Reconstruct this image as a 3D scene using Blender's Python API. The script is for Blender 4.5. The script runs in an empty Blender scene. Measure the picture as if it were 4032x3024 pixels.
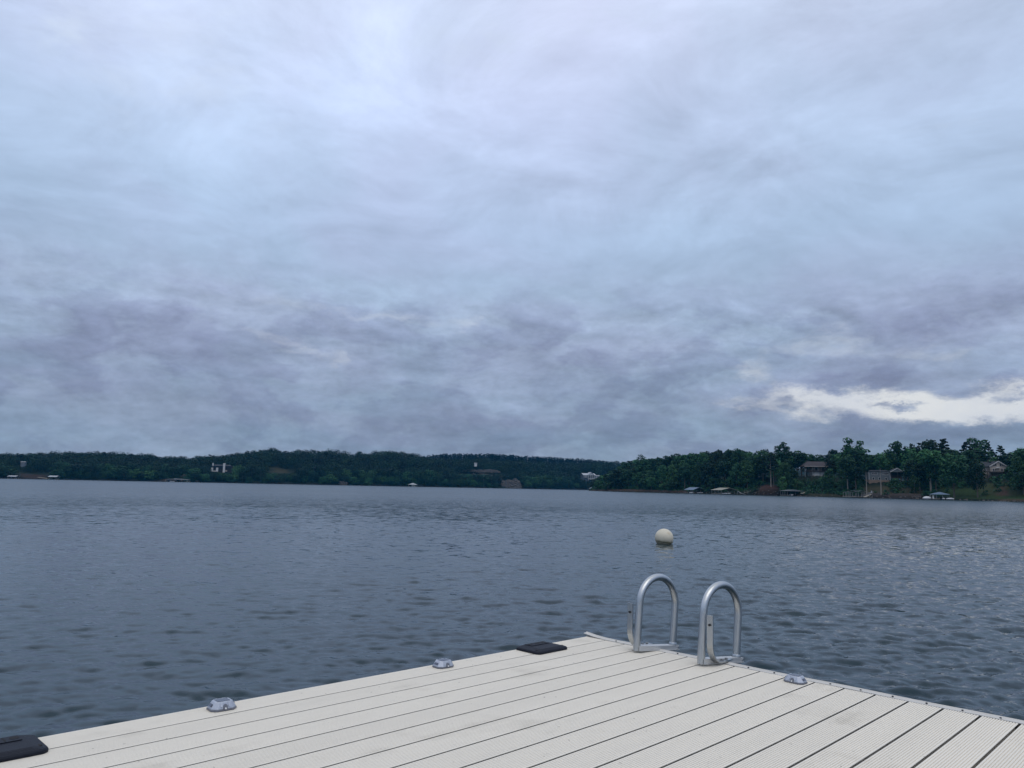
import bpy, math, random
import numpy as np
from mathutils import Matrix, Vector, Euler

random.seed(11)
rng = np.random.default_rng(11)
scene = bpy.context.scene
COL = scene.collection
R = math.radians

# ------------------------------------------------------------------ camera
F = 2964.0                       # focal length in pixels of the 4032 px wide photograph
CAMH = 1.70                      # eye height above the lake
HPX = lambda px: 1877.0 + 0.0205 * px      # horizon line in the photograph


def basis(pitch, roll):
    cp, sp, cr, sr = math.cos(pitch), math.sin(pitch), math.cos(roll), math.sin(roll)
    fw = Vector((0, cp, sp)); up = Vector((0, -sp, cp)); r = Vector((1, 0, 0))
    return cr * r + sr * up, -sr * r + cr * up, fw


def mat3(r, u, f):               # columns: right, up, -forward
    return Matrix(((r.x, u.x, -f.x), (r.y, u.y, -f.y), (r.z, u.z, -f.z)))


ROLL = math.atan(0.0205)
PITCH = math.atan((HPX(2016) - 1512) * math.cos(ROLL) / F)
cr_, cu_, cf_ = basis(PITCH, ROLL)
cam = bpy.data.cameras.new('camera'); camo = bpy.data.objects.new('camera', cam); COL.objects.link(camo)
camo.matrix_world = Matrix.Translation((0, 0, CAMH)) @ mat3(cr_, cu_, cf_).to_4x4()
cam.sensor_width = 36.0; cam.lens = 36.0 * F / 4032.0
cam.clip_start = 0.05; cam.clip_end = 6000
scene.camera = camo


def XY(px, Y, Z):
    """world x of a thing standing at depth Y and height Z that shows at column px"""
    k = (px - 2016) / F; dz = Z - CAMH
    a = cr_.x - k * cf_.x
    b = k * (Y * cf_.y + dz * cf_.z) - (Y * cr_.y + dz * cr_.z)
    return b / a


def ZH(px, py, Y):
    """height at depth Y of image row py"""
    return CAMH + (HPX(px) - py) / F * Y


def azel(px, py):
    d = cf_ + cr_ * ((px - 2016) / F) - cu_ * ((py - 1512) / F)
    d.normalize()
    return math.degrees(math.atan2(d.x, d.y)), math.degrees(math.asin(d.z))


def lin(r, g, b):
    f = lambda c: (c / 255 / 12.92) if c / 255 <= 0.04045 else ((c / 255 + 0.055) / 1.055) ** 2.4
    return (f(r), f(g), f(b), 1.0)


# ------------------------------------------------------------------ sky
SUN_EL, SUN_AZ = R(66), R(165)     # azimuth clockwise from the view direction
world = bpy.data.worlds.new('World'); scene.world = world; world.use_nodes = True
wt = world.node_tree; wt.nodes.clear()


class NB:
    """small node expression builder"""
    def __init__(s, t): s.t = t

    def n(s, kind, **kw):
        nd = s.t.nodes.new(kind)
        for k, v in kw.items(): setattr(nd, k, v)
        return nd

    def put(s, sock, v):
        if isinstance(v, (int, float)): sock.default_value = v
        elif isinstance(v, tuple): sock.default_value = v
        else: s.t.links.new(v, sock)

    def m(s, op, a, b=0.0, c=0.0, clamp=False):
        nd = s.n('ShaderNodeMath', operation=op); nd.use_clamp = clamp
        s.put(nd.inputs[0], a); s.put(nd.inputs[1], b); s.put(nd.inputs[2], c)
        return nd.outputs[0]

    def mix(s, f, a, b, blend='MIX'):
        nd = s.n('ShaderNodeMix', data_type='RGBA', blend_type=blend)
        s.put(nd.inputs[0], f); s.put(nd.inputs[6], a); s.put(nd.inputs[7], b)
        return nd.outputs[2]

    def noise(s, vec, scale, detail=4, rough=0.5, dist=0.0):
        nd = s.n('ShaderNodeTexNoise')
        s.put(nd.inputs['Vector'], vec); nd.inputs['Scale'].default_value = scale
        nd.inputs['Detail'].default_value = detail; nd.inputs['Roughness'].default_value = rough
        nd.inputs['Distortion'].default_value = dist
        return nd

    def ss(s, x, lo, hi, a=0.0, b=1.0):
        nd = s.n('ShaderNodeMapRange', interpolation_type='SMOOTHSTEP')
        s.put(nd.inputs[0], x); s.put(nd.inputs[1], lo); s.put(nd.inputs[2], hi); s.put(nd.inputs[3], a); s.put(nd.inputs[4], b)
        return nd.outputs[0]

    def ramp(s, x, stops):
        nd = s.n('ShaderNodeValToRGB'); cr = nd.color_ramp
        while len(cr.elements) < len(stops): cr.elements.new(0.5)
        for e, (p, c) in zip(cr.elements, stops): e.position = p; e.color = c
        s.put(nd.inputs[0], x)
        return nd.outputs[0]

    def comb(s, x, y, z):
        nd = s.n('ShaderNodeCombineXYZ')
        for i, v in enumerate((x, y, z)): s.put(nd.inputs[i], v)
        return nd.outputs[0]


W = NB(wt)
gen = W.n('ShaderNodeTexCoord').outputs['Generated']
sep = W.n('ShaderNodeSeparateXYZ'); wt.links.new(gen, sep.inputs[0])
dx, dy, dz = sep.outputs
zc = W.m('MAXIMUM', dz, 0.0)
az = W.m('MULTIPLY', W.m('ARCTAN2', dx, dy), 57.2958)
el = W.m('MULTIPLY', W.m('ARCSINE', dz), 57.2958)
den = W.m('ADD', zc, 0.20)
pl = W.comb(W.m('DIVIDE', dx, den), W.m('DIVIDE', dy, den), 0.0)      # position on the cloud layer
pls = W.comb(W.m('DIVIDE', dx, den), W.m('MULTIPLY', W.m('DIVIDE', dy, den), 1.5), 3.7)
n_big = W.noise(pl, 0.55, 3, 0.5, 0.6).outputs[0]
n_mid = W.noise(pl, 1.5, 8, 0.58, 0.5).outputs[0]
n_fine = W.noise(pls, 3.2, 9, 0.6, 0.9).outputs[0]
n_hue = W.noise(pl, 1.1, 4, 0.5, 0.4).outputs[0]
# cumulus texture close to the horizon lives in (azimuth, elevation): the clouds are seen from the side
ae = W.comb(W.m('MULTIPLY', az, 0.055), W.m('MULTIPLY', el, 0.115), 0.0)
wn = W.noise(ae, 2.6, 9, 0.66)
wsep = W.n('ShaderNodeSeparateColor'); wt.links.new(wn.outputs['Color'], wsep.inputs[0])
n_low = W.noise(ae, 1.9, 10, 0.60, 0.5).outputs[0]
n_edge = W.noise(ae, 4.2, 10, 0.66, 0.3).outputs[0]
def up(v, d):      # the same texture a little higher in the sky: the difference shades the lumps from above
    vm = W.n('ShaderNodeVectorMath', operation='ADD'); wt.links.new(v, vm.inputs[0]); vm.inputs[1].default_value = (d * 0.5, d, 0)
    return vm.outputs[0]
def lumps(scale, seed, lo, hi, d, rough=0.58, det=8):
    vm = W.n('ShaderNodeVectorMath', operation='ADD'); wt.links.new(ae, vm.inputs[0]); vm.inputs[1].default_value = (seed, seed * 1.7, 0)
    a = W.noise(vm.outputs[0], scale, det, rough, 0.15).outputs[0]; b = W.noise(up(vm.outputs[0], d), scale, det, rough, 0.15).outputs[0]
    return W.ss(a, lo, hi), W.m('SUBTRACT', a, b)
lm1, sh1 = lumps(1.75, 2.3, 0.462, 0.540, 0.075, 0.60, 9)
lm2, sh2 = lumps(3.8, 9.4, 0.465, 0.56, 0.035, 0.60, 8)
n_mot = W.noise(pl, 2.6, 10, 0.62, 0.6).outputs[0]; n_mot2 = W.noise(up(pl, 0.06), 2.6, 10, 0.62, 0.6).outputs[0]
azw = W.m('ADD', az, W.m('MULTIPLY', W.m('SUBTRACT', wsep.outputs[0], 0.5), 12.0))
elw = W.m('ADD', el, W.m('MULTIPLY', W.m('SUBTRACT', wsep.outputs[1], 0.5), 5.0))

base = W.ramp(W.m('DIVIDE', el, 90.0), [
    (0.0, lin(134, 151, 173)), (0.035, lin(136, 153, 177)), (0.085, lin(146, 163, 190)), (0.14, lin(160, 178, 206)),
    (0.21, lin(177, 197, 227)), (0.30, lin(194, 210, 240)), (0.40, lin(209, 221, 247)), (0.60, lin(226, 234, 248)), (1.0, lin(240, 243, 250))])
# hue drifts between lavender grey and pale cyan blue
hue = W.ss(n_hue, 0.38, 0.62)
base = W.mix(1.0, base, W.mix(hue, (0.980, 1.010, 1.004, 1), (1.024, 0.985, 0.998, 1)), 'MULTIPLY')
lowf = W.ss(el, 7.0, 22.0, 1.0, 0.0)
tex_hi = W.m('ADD', W.m('MULTIPLY', W.m('SUBTRACT', n_big, 0.5), 0.34),
             W.m('ADD', W.m('MULTIPLY', W.m('SUBTRACT', n_mid, 0.5), 0.46), W.m('MULTIPLY', W.m('SUBTRACT', n_fine, 0.5), 0.30)))
tex_lo = W.m('MULTIPLY', W.m('SUBTRACT', n_low, 0.5), 0.55)
tex = W.m('ADD', 1.0, W.m('ADD', W.m('MULTIPLY', tex_hi, W.m('SUBTRACT', 1.0, W.m('MULTIPLY', lowf, 0.88))), W.m('MULTIPLY', tex_lo, lowf)))
tex = W.m('ADD', tex, W.m('MULTIPLY', W.m('SUBTRACT', n_mot, n_mot2), W.m('SUBTRACT', 0.62, W.m('MULTIPLY', lowf, 0.4))))
tc = W.comb(tex, tex, tex)
col = W.mix(1.0, base, tc, 'MULTIPLY')


def blobs(lst, e1, e2, azs, els, nz):
    tot = None
    for px, py, sx, sy, st in lst:
        a0, e0 = azel(px, py); sa = sx / F * 57.3; se = sy / F * 57.3
        u = W.m('DIVIDE', W.m('SUBTRACT', azs, a0), sa); v = W.m('DIVIDE', W.m('SUBTRACT', els, e0), se)
        g = W.m('MULTIPLY', W.m('EXPONENT', W.m('MULTIPLY', W.m('ADD', W.m('MULTIPLY', u, u), W.m('MULTIPLY', v, v)), -1.0)), st)
        tot = g if tot is None else W.m('ADD', tot, g)
    tot = W.m('ADD', tot, W.m('MULTIPLY', W.m('SUBTRACT', nz, 0.5), 1.3))
    return W.ss(tot, e1, e2)


dark = [(250, 1240, 480, 170, .75), (1550, 1380, 300, 110, .9), (900, 1330, 260, 120, .6), (2150, 1420, 480, 150, .8), (2550, 1560, 330, 110, .7),
        (3380, 1470, 230, 60, 1.3), (3020, 1400, 200, 60, .6), (3700, 1290, 330, 100, .6), (600, 1560, 500, 100, .6), (1900, 1640, 500, 70, .6),
        (60, 830, 160, 90, .6), (3900, 1720, 300, 40, .8), (3330, 1700, 300, 40, .7), (3900, 1000, 300, 260, .4)]
bright = [(3900, 1570, 380, 62, 1.2), (2960, 1480, 120, 60, .75), (3120, 1585, 240, 34, .7), (3450, 1595, 350, 36, .95), (3180, 1350, 330, 45, .62), (3700, 1390, 350, 40, .45), (1100, 1195, 260, 45, .5),
          (1180, 1345, 120, 35, .55), (1330, 1402, 90, 45, .62), (1000, 1303, 110, 30, .45), (3500, 1645, 330, 30, .65), (4300, 1540, 400, 60, 1.1),
          (3700, 535, 170, 30, .6), (1550, 1235, 220, 26, .6), (1840, 1280, 110, 30, .7), (650, 200, 650, 300, .62), (1880, 170, 450, 200, .55),
          (2450, 80, 260, 60, .5), (250, 130, 90, 50, .5)]
lowz = W.ss(el, 11.5, 18.0, 1.0, 0.0)
lift = W.m('ADD', 1.0, W.m('MULTIPLY', lowz, W.m('ADD', W.m('MULTIPLY', sh1, 1.25), W.m('MULTIPLY', sh2, 0.8))))
lc = W.m('MULTIPLY', lowz, W.m('ADD', W.m('MULTIPLY', lm1, 0.70), W.m('MULTIPLY', lm2, 0.34)))
col = W.mix(lc, W.mix(W.m('MULTIPLY', lowz, 0.8), col, W.mix(1.0, col, (1.20, 1.18, 1.14, 1), 'MULTIPLY')), W.mix(1.0, col, (0.835, 0.805, 0.835, 1), 'MULTIPLY'))
col = W.mix(1.0, col, W.comb(lift, lift, lift), 'MULTIPLY')
bd = blobs(dark, 0.22, 1.15, azw, elw, n_low)
bb = blobs(bright, 0.22, 1.5, azw, elw, n_edge)
col = W.mix(W.m('MULTIPLY', bd, 0.6), col, W.mix(1.0, col, (0.81, 0.785, 0.825, 1), 'MULTIPLY'))
bcol = W.mix(W.ss(el, 7.0, 16.0), lin(236, 237, 236), lin(206, 220, 240))
bcol = W.mix(W.ss(n_low, 0.40, 0.66, 0.0, 0.35), bcol, lin(196, 205, 224))
wisps = blobs([(3400, 1480, 260, 50, 1.1), (3560, 1594, 120, 22, 1.0), (3990, 1532, 100, 28, 1.0), (3060, 1600, 90, 24, .9), (3080, 1440, 120, 40, .7), (3800, 1690, 400, 34, .9)], 0.35, 1.15, azw, elw, n_edge)
col = W.mix(W.m('MULTIPLY', bb, W.m('SUBTRACT', 0.88, W.m('MULTIPLY', wisps, 0.85))), col, bcol)
# thinner cloud high on the left lets more light through
ga, ge = azel(750, 60)
gu = W.m('DIVIDE', W.m('SUBTRACT', az, ga), 24.0); gv = W.m('DIVIDE', W.m('SUBTRACT', el, ge), 11.0)
glow = W.m('ADD', 1.0, W.m('MULTIPLY', W.m('EXPONENT', W.m('MULTIPLY', W.m('ADD', W.m('MULTIPLY', gu, gu), W.m('MULTIPLY', gv, gv)), -1.0)), 0.20))
col = W.mix(1.0, col, W.comb(glow, glow, glow), 'MULTIPLY')
bgc = W.n('ShaderNodeBackground'); wt.links.new(col, bgc.inputs[0]); bgc.inputs[1].default_value = 1.0
sky = W.n('ShaderNodeTexSky', sky_type='NISHITA'); sky.sun_disc = False
sky.sun_elevation = SUN_EL; sky.sun_rotation = SUN_AZ
bgs = W.n('ShaderNodeBackground'); wt.links.new(sky.outputs[0], bgs.inputs[0]); bgs.inputs[1].default_value = 0.08
mxs = W.n('ShaderNodeMixShader'); mxs.inputs[0].default_value = 0.95
wt.links.new(bgs.outputs[0], mxs.inputs[1]); wt.links.new(bgc.outputs[0], mxs.inputs[2])
wo = W.n('ShaderNodeOutputWorld'); wt.links.new(mxs.outputs[0], wo.inputs[0])
world.cycles.sampling_method = 'MANUAL'; world.cycles.sample_map_resolution = 512

sun = bpy.data.lights.new('sun', 'SUN'); sun.energy = 0.7; sun.angle = R(45); sun.color = (1.0, 0.955, 0.90)
suno = bpy.data.objects.new('sun', sun); COL.objects.link(suno)
sd = Vector((math.sin(SUN_AZ) * math.cos(SUN_EL), math.cos(SUN_AZ) * math.cos(SUN_EL), math.sin(SUN_EL)))
suno.rotation_euler = sd.to_track_quat('Z', 'Y').to_euler()

scene.view_settings.view_transform = 'Standard'; scene.view_settings.look = 'None'
scene.view_settings.exposure = 0.0; scene.view_settings.gamma = 1.0
scene.cycles.max_bounces = 6; scene.cycles.diffuse_bounces = 3; scene.cycles.volume_bounces = 0
scene.cycles.sample_clamp_indirect = 4.0

# ------------------------------------------------------------------ materials
MATS = {}


def mat(name, c, rough=0.6, var=0.15, scale=3.0, metal=0.0, bump=0.0, bscale=40.0, spec=0.5, objvar=0.0, ior=1.45, coords='Object'):
    if name in MATS: return MATS[name]
    m = bpy.data.materials.new(name); m.use_nodes = True; t = m.node_tree; t.nodes.clear(); B = NB(t)
    p = B.n('ShaderNodeBsdfPrincipled'); o = B.n('ShaderNodeOutputMaterial'); t.links.new(p.outputs[0], o.inputs[0])
    tcn = B.n('ShaderNodeTexCoord').outputs[coords]
    nz = B.noise(tcn, scale, 5, 0.6).outputs[0]
    k = B.m('ADD', 1.0, B.m('MULTIPLY', B.m('SUBTRACT', nz, 0.5), var * 2))
    if objvar:
        oi = B.n('ShaderNodeObjectInfo').outputs['Random']
        k = B.m('MULTIPLY', k, B.m('ADD', 1.0 - objvar, B.m('MULTIPLY', oi, 2 * objvar)))
    cc = B.mix(1.0, (c[0], c[1], c[2], 1.0), B.comb(k, k, k), 'MULTIPLY')
    t.links.new(cc, p.inputs['Base Color'])
    p.inputs['Roughness'].default_value = rough; p.inputs['Metallic'].default_value = metal
    p.inputs['Specular IOR Level'].default_value = spec; p.inputs['IOR'].default_value = ior
    if bump:
        b = B.n('ShaderNodeBump'); b.inputs['Strength'].default_value = bump; b.inputs['Distance'].default_value = 0.01
        t.links.new(B.noise(tcn, bscale, 4).outputs[0], b.inputs['Height']); t.links.new(b.outputs[0], p.inputs['Normal'])
    MATS[name] = m
    return m


def leafmat(name, c, c2, objvar=0.38, spec=0.15):
    m = bpy.data.materials.new(name); m.use_nodes = True; t = m.node_tree; t.nodes.clear(); B = NB(t)
    p = B.n('ShaderNodeBsdfPrincipled'); o = B.n('ShaderNodeOutputMaterial'); t.links.new(p.outputs[0], o.inputs[0])
    geo = B.n('ShaderNodeNewGeometry').outputs['Position']
    nz = B.noise(geo, 0.35, 3, 0.6).outputs[0]
    n2 = B.noise(geo, 0.06, 2, 0.5).outputs[0]
    oi = B.n('ShaderNodeObjectInfo').outputs['Random']
    f = B.ss(B.m('ADD', B.m('MULTIPLY', nz, 0.5), B.m('ADD', B.m('MULTIPLY', n2, 0.45), B.m('MULTIPLY', B.m('SUBTRACT', oi, 0.5), 0.35))), 0.32, 0.66)
    cc = B.mix(f, (*c, 1.0), (*c2, 1.0))
    k = B.m('ADD', 1.0 - objvar, B.m('MULTIPLY', oi, 2 * objvar))
    cc = B.mix(1.0, cc, B.comb(k, k, k), 'MULTIPLY')
    t.links.new(cc, p.inputs['Base Color']); p.inputs['Roughness'].default_value = 0.65
    p.inputs['Specular IOR Level'].default_value = spec
    MATS[name] = m
    return m


LEAF_D = leafmat('leaf_dark', (0.008, 0.030, 0.018), (0.018, 0.058, 0.028))
LEAF_M = leafmat('leaf_mid', (0.011, 0.042, 0.022), (0.032, 0.096, 0.038))
LEAF_L = leafmat('leaf_light', (0.020, 0.060, 0.024), (0.042, 0.105, 0.036))
LEAF_P = leafmat('leaf_pine', (0.006, 0.019, 0.015), (0.012, 0.031, 0.021))
BARK = mat('bark', (0.10, 0.085, 0.07), 0.9, 0.3, 2.0)
BARK_PALE = mat('bark_pale', (0.26, 0.23, 0.20), 0.9, 0.3, 2.0)


# ------------------------------------------------------------------ mesh helpers
class MB:
    def __init__(s): s.v = []; s.f = []; s.sm = []

    def add(s, vs, fs, smooth=False):
        b = len(s.v); s.v += [tuple(v) for v in vs]
        for f in fs: s.f.append([b + i for i in f]); s.sm.append(smooth)

    def box(s, x0, x1, y0, y1, z0, z1):
        s.add([(x0, y0, z0), (x1, y0, z0), (x1, y1, z0), (x0, y1, z0), (x0, y0, z1), (x1, y0, z1), (x1, y1, z1), (x0, y1, z1)],
              [(0, 3, 2, 1), (4, 5, 6, 7), (0, 1, 5, 4), (1, 2, 6, 5), (2, 3, 7, 6), (3, 0, 4, 7)])

    def prism(s, pts, axis, a0, a1):
        """closed polygon pts extruded along axis (0,1,2)"""
        n = len(pts)
        def mk(p, a):
            q = list(p); q.insert(axis, a); return q
        vs = [mk(p, a0) for p in pts] + [mk(p, a1) for p in pts]
        s.add(vs, [list(range(n))[::-1], list(range(n, 2 * n))] + [[i, (i + 1) % n, n + (i + 1) % n, n + i] for i in range(n)])

    def tube(s, path, rad, sides=10, cap=True):
        path = [Vector(p) for p in path]; n = len(path)
        rads = rad if isinstance(rad, (list, tuple)) else [rad] * n
        vs = []; ref = None
        for i, p in enumerate(path):
            t = (path[min(i + 1, n - 1)] - path[max(i - 1, 0)]).normalized()
            if ref is None: ref = Vector((0, 1, 0)) if abs(t.y) < 0.9 else Vector((1, 0, 0))
            a = (ref - t * ref.dot(t)).normalized(); ref = a; b = t.cross(a)
            for k in range(sides):
                an = 2 * math.pi * k / sides
                vs.append(p + (a * math.cos(an) + b * math.sin(an)) * rads[i])
        fs = [[i * sides + k, i * sides + (k + 1) % sides, (i + 1) * sides + (k + 1) % sides, (i + 1) * sides + k] for i in range(n - 1) for k in range(sides)]
        s.add(vs, fs, True)
        if cap: s.add(vs[:sides], [list(range(sides))[::-1]]); s.add(vs[-sides:], [list(range(sides))])

    def bar(s, p, q, w, h):
        """straight bar of width w (horizontal) and height h from p to q"""
        p, q = Vector(p), Vector(q); t = (q - p).normalized(); sd_ = t.cross(Vector((0, 0, 1)))
        sd_ = Vector((1, 0, 0)) if sd_.length < 1e-4 else sd_.normalized()
        u = sd_.cross(t)
        vs = [c + sd_ * a * w / 2 + u * b * h / 2 for c in (p, q) for a, b in ((-1, -1), (1, -1), (1, 1), (-1, 1))]
        s.add(vs, [(0, 1, 2, 3), (7, 6, 5, 4), (0, 4, 5, 1), (1, 5, 6, 2), (2, 6, 7, 3), (3, 7, 4, 0)])

    def build(s, name, m, parent=None, bevel=0.0):
        me = bpy.data.meshes.new(name); me.from_pydata(s.v, [], s.f); me.polygons.foreach_set('use_smooth', s.sm)
        me.materials.append(m); me.update()
        o = bpy.data.objects.new(name, me); COL.objects.link(o)
        if parent: o.parent = parent
        if bevel:
            b = o.modifiers.new('bevel', 'BEVEL'); b.width = bevel; b.segments = 2; b.limit_method = 'ANGLE'
        return o


def quads_mesh(name, V, m, smooth=False):
    """V: (N,4,3) array"""
    N = len(V); me = bpy.data.meshes.new(name)
    me.vertices.add(N * 4); me.vertices.foreach_set('co', V.reshape(-1).astype(np.float32))
    me.loops.add(N * 4); me.loops.foreach_set('vertex_index', np.arange(N * 4, dtype=np.int32))
    me.polygons.add(N); me.polygons.foreach_set('loop_start', np.arange(0, N * 4, 4, dtype=np.int32))
    me.polygons.foreach_set('loop_total', np.full(N, 4, dtype=np.int32))
    me.materials.append(m); me.update(); me.validate()
    return me


def tag(o, label, cat, group=None, kind=None):
    if label: o['label'] = label
    if cat: o['category'] = cat
    if group: o['group'] = group
    if kind: o['kind'] = kind
    return o


def thing(name, label, cat, loc=(0, 0, 0), rz=0.0, group=None):
    o = bpy.data.objects.new(name, None); COL.objects.link(o); o.empty_display_size = 0.2
    o.location = loc; o.rotation_euler = (0, 0, rz)
    return tag(o, label, cat, group)


def grid_obj(name, P, m, closed=False, smooth=True, colors=None):
    """P: (rows, cols, 3)"""
    r, c = P.shape[:2]; me = bpy.data.meshes.new(name)
    idx = np.arange(r * c).reshape(r, c)
    if closed: a, b, d, e = idx[:-1], np.roll(idx, -1, 1)[:-1], np.roll(idx, -1, 1)[1:], idx[1:]
    else: a, b, d, e = idx[:-1, :-1], idx[:-1, 1:], idx[1:, 1:], idx[1:, :-1]
    q = np.stack([a, b, d, e], -1).reshape(-1, 4).astype(np.int32); N = len(q)
    me.vertices.add(r * c); me.vertices.foreach_set('co', P.reshape(-1).astype(np.float32))
    me.loops.add(N * 4); me.loops.foreach_set('vertex_index', q.reshape(-1))
    me.polygons.add(N); me.polygons.foreach_set('loop_start', np.arange(0, N * 4, 4, dtype=np.int32))
    me.polygons.foreach_set('loop_total', np.full(N, 4, dtype=np.int32))
    me.polygons.foreach_set('use_smooth', np.full(N, smooth))
    if colors is not None:
        at = me.color_attributes.new('soil', 'FLOAT_COLOR', 'POINT')
        at.data.foreach_set('color', np.concatenate([colors.reshape(-1, 3), np.ones((r * c, 1))], 1).reshape(-1).astype(np.float32))
    me.materials.append(m); me.update(); me.validate()
    o = bpy.data.objects.new(name, me); COL.objects.link(o); o['kind'] = 'structure'
    return o


def sstep(x, a, b):
    t = np.clip((x - a) / (b - a), 0, 1); return t * t * (3 - 2 * t)


# ------------------------------------------------------------------ lake water
def water():
    rr = [0.6]
    while rr[-1] < 1500: rr.append(rr[-1] * (1.0036 if rr[-1] < 55 else (1.007 if rr[-1] < 160 else 1.03)) + 0.003)
    rr = np.array(rr)
    an = np.concatenate([np.linspace(-47, 47, 620), np.linspace(49, 311, 100)]) * math.pi / 180
    RR, AA = np.meshgrid(rr, an, indexing='ij')
    X = (RR * np.sin(AA)).astype(np.float32); Y = (RR * np.cos(AA)).astype(np.float32)
    cell = np.maximum(np.gradient(rr)[:, None] * np.ones_like(RR), RR * 0.0027)
    cell[:, 620:] = RR[:, 620:] * 0.05
    cell = cell.astype(np.float32); Z = np.zeros_like(X); DX = np.zeros_like(X); DY = np.zeros_like(X)
    g = np.random.default_rng(5)
    for lam in np.geomspace(0.08, 2.2, 130):
        th = g.normal(math.radians(10), 0.60); k = 2 * math.pi / lam; ph = g.uniform(0, 6.28)
        slope = 0.033 * (1.0 if lam < 0.40 else (0.40 / lam) ** 1.5)
        if lam < 0.34: slope *= 1.05
        elif lam > 0.5: slope *= 0.85
        A = slope / k
        arg = (X * np.float32(k * math.sin(th)) - Y * np.float32(k * math.cos(th))) + np.float32(ph)
        filt = np.clip(lam / (2.4 * cell) - 0.8, 0, 1)
        Z += A * filt * np.sin(arg)
        DX -= A * filt * np.cos(arg) * math.sin(th) * 0.8; DY += A * filt * np.cos(arg) * math.cos(th) * 0.8
    # gusts: patches of livelier and calmer water
    gust = 1.0 + 0.28 * np.sin(X * 0.21 + 1.3 * np.sin(Y * 0.11)) * np.sin(Y * 0.17 + 0.8 * np.sin(X * 0.13 + 1)) + 0.50 * sstep(X, -3, 7) - 0.30
    Z *= gust
    m = bpy.data.materials.new('lake_water'); m.use_nodes = True; t = m.node_tree; t.nodes.clear(); B = NB(t)
    p = B.n('ShaderNodeBsdfPrincipled'); o = B.n('ShaderNodeOutputMaterial'); t.links.new(p.outputs[0], o.inputs[0])
    p.inputs['Base Color'].default_value = (0.003, 0.022, 0.034, 1); p.inputs['IOR'].default_value = 1.333
    geo = B.n('ShaderNodeNewGeometry')
    pos = geo.outputs['Position']
    ps = B.n('ShaderNodeSeparateXYZ'); t.links.new(pos, ps.inputs[0])
    dist = B.m('SQRT', B.m('ADD', B.m('MULTIPLY', ps.outputs[0], ps.outputs[0]), B.m('MULTIPLY', ps.outputs[1], ps.outputs[1])))
    # open water is rougher than the lee of the dock
    open_ = B.ss(dist, 8.0, 160.0)
    t.links.new(B.m('ADD', 0.06, B.m('MULTIPLY', open_, 0.16)), p.inputs['Roughness'])
    v1 = B.comb(B.m('MULTIPLY', ps.outputs[0], 0.55), ps.outputs[1], 0.0)
    c1 = B.noise(v1, 9.5, 4, 0.66, 0.3).outputs['Color']; c2 = B.noise(v1, 3.0, 4, 0.66, 0.4).outputs['Color']
    def slope(c, amt):
        vm = B.n('ShaderNodeVectorMath', operation='SUBTRACT'); t.links.new(c, vm.inputs[0]); vm.inputs[1].default_value = (0.5, 0.5, 0.5)
        vs = B.n('ShaderNodeVectorMath', operation='SCALE'); t.links.new(vm.outputs[0], vs.inputs[0]); B.put(vs.inputs['Scale'], amt)
        vf = B.n('ShaderNodeVectorMath', operation='MULTIPLY'); t.links.new(vs.outputs[0], vf.inputs[0]); vf.inputs[1].default_value = (1, 1, 0)
        return vf.outputs[0]
    s1 = slope(c1, B.m('ADD', 0.32, B.m('MULTIPLY', B.ss(ps.outputs[0], -3.0, 6.0), 0.36))); s2 = slope(c2, B.m('MULTIPLY', B.ss(dist, 7.0, 55.0), B.m('ADD', 0.75, B.m('MULTIPLY', B.ss(B.noise(B.comb(B.m('MULTIPLY', ps.outputs[0], .35), ps.outputs[1], 4.0), .06, 4, .6).outputs[0], .35, .65), 1.1))))
    a1 = B.n('ShaderNodeVectorMath', operation='ADD'); t.links.new(geo.outputs['Normal'], a1.inputs[0]); t.links.new(s1, a1.inputs[1])
    a2 = B.n('ShaderNodeVectorMath', operation='ADD'); t.links.new(a1.outputs[0], a2.inputs[0]); t.links.new(s2, a2.inputs[1])
    nm = B.n('ShaderNodeVectorMath', operation='NORMALIZE'); t.links.new(a2.outputs[0], nm.inputs[0])
    t.links.new(nm.outputs[0], p.inputs['Normal'])
    MATS['lake_water'] = m
    grid_obj('lake_water', np.stack([X + DX, Y + DY, Z], -1)[:, ::-1], m, closed=True)


water()

# ------------------------------------------------------------------ terrain
FAR_D = ([-900, -300, 0, 1200, 1800, 2300, 2600, 3200, 4400, 5000], [600, 690, 720, 850, 950, 1050, 1120, 1150, 1100, 1000])
NEAR_D = ([2318, 2340, 2400, 2500, 2700, 2900, 3100, 3300, 3500, 3700, 3900, 4032, 4300, 4700, 5300], [668, 640, 600, 560, 500, 455, 420, 390, 365, 345, 325, 312, 290, 262, 220])
FAR_S = [(-900, 1770), (-300, 1775), (0, 1778), (150, 1776), (260, 1769), (360, 1771), (440, 1772), (500, 1779), (600, 1781), (650, 1790), (740, 1794), (800, 1790), (880, 1783),
         (950, 1772), (1000, 1766), (1080, 1757), (1130, 1771), (1165, 1767), (1215, 1767), (1250, 1772), (1300, 1762), (1340, 1770), (1380, 1781), (1450, 1772), (1480, 1774),
         (1530, 1764), (1590, 1772), (1640, 1784), (1700, 1795), (1800, 1800), (1960, 1803), (2100, 1810), (2200, 1815), (2300, 1818), (2400, 1814), (2500, 1814), (2800, 1815), (4400, 1820), (5000, 1800)]
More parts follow.
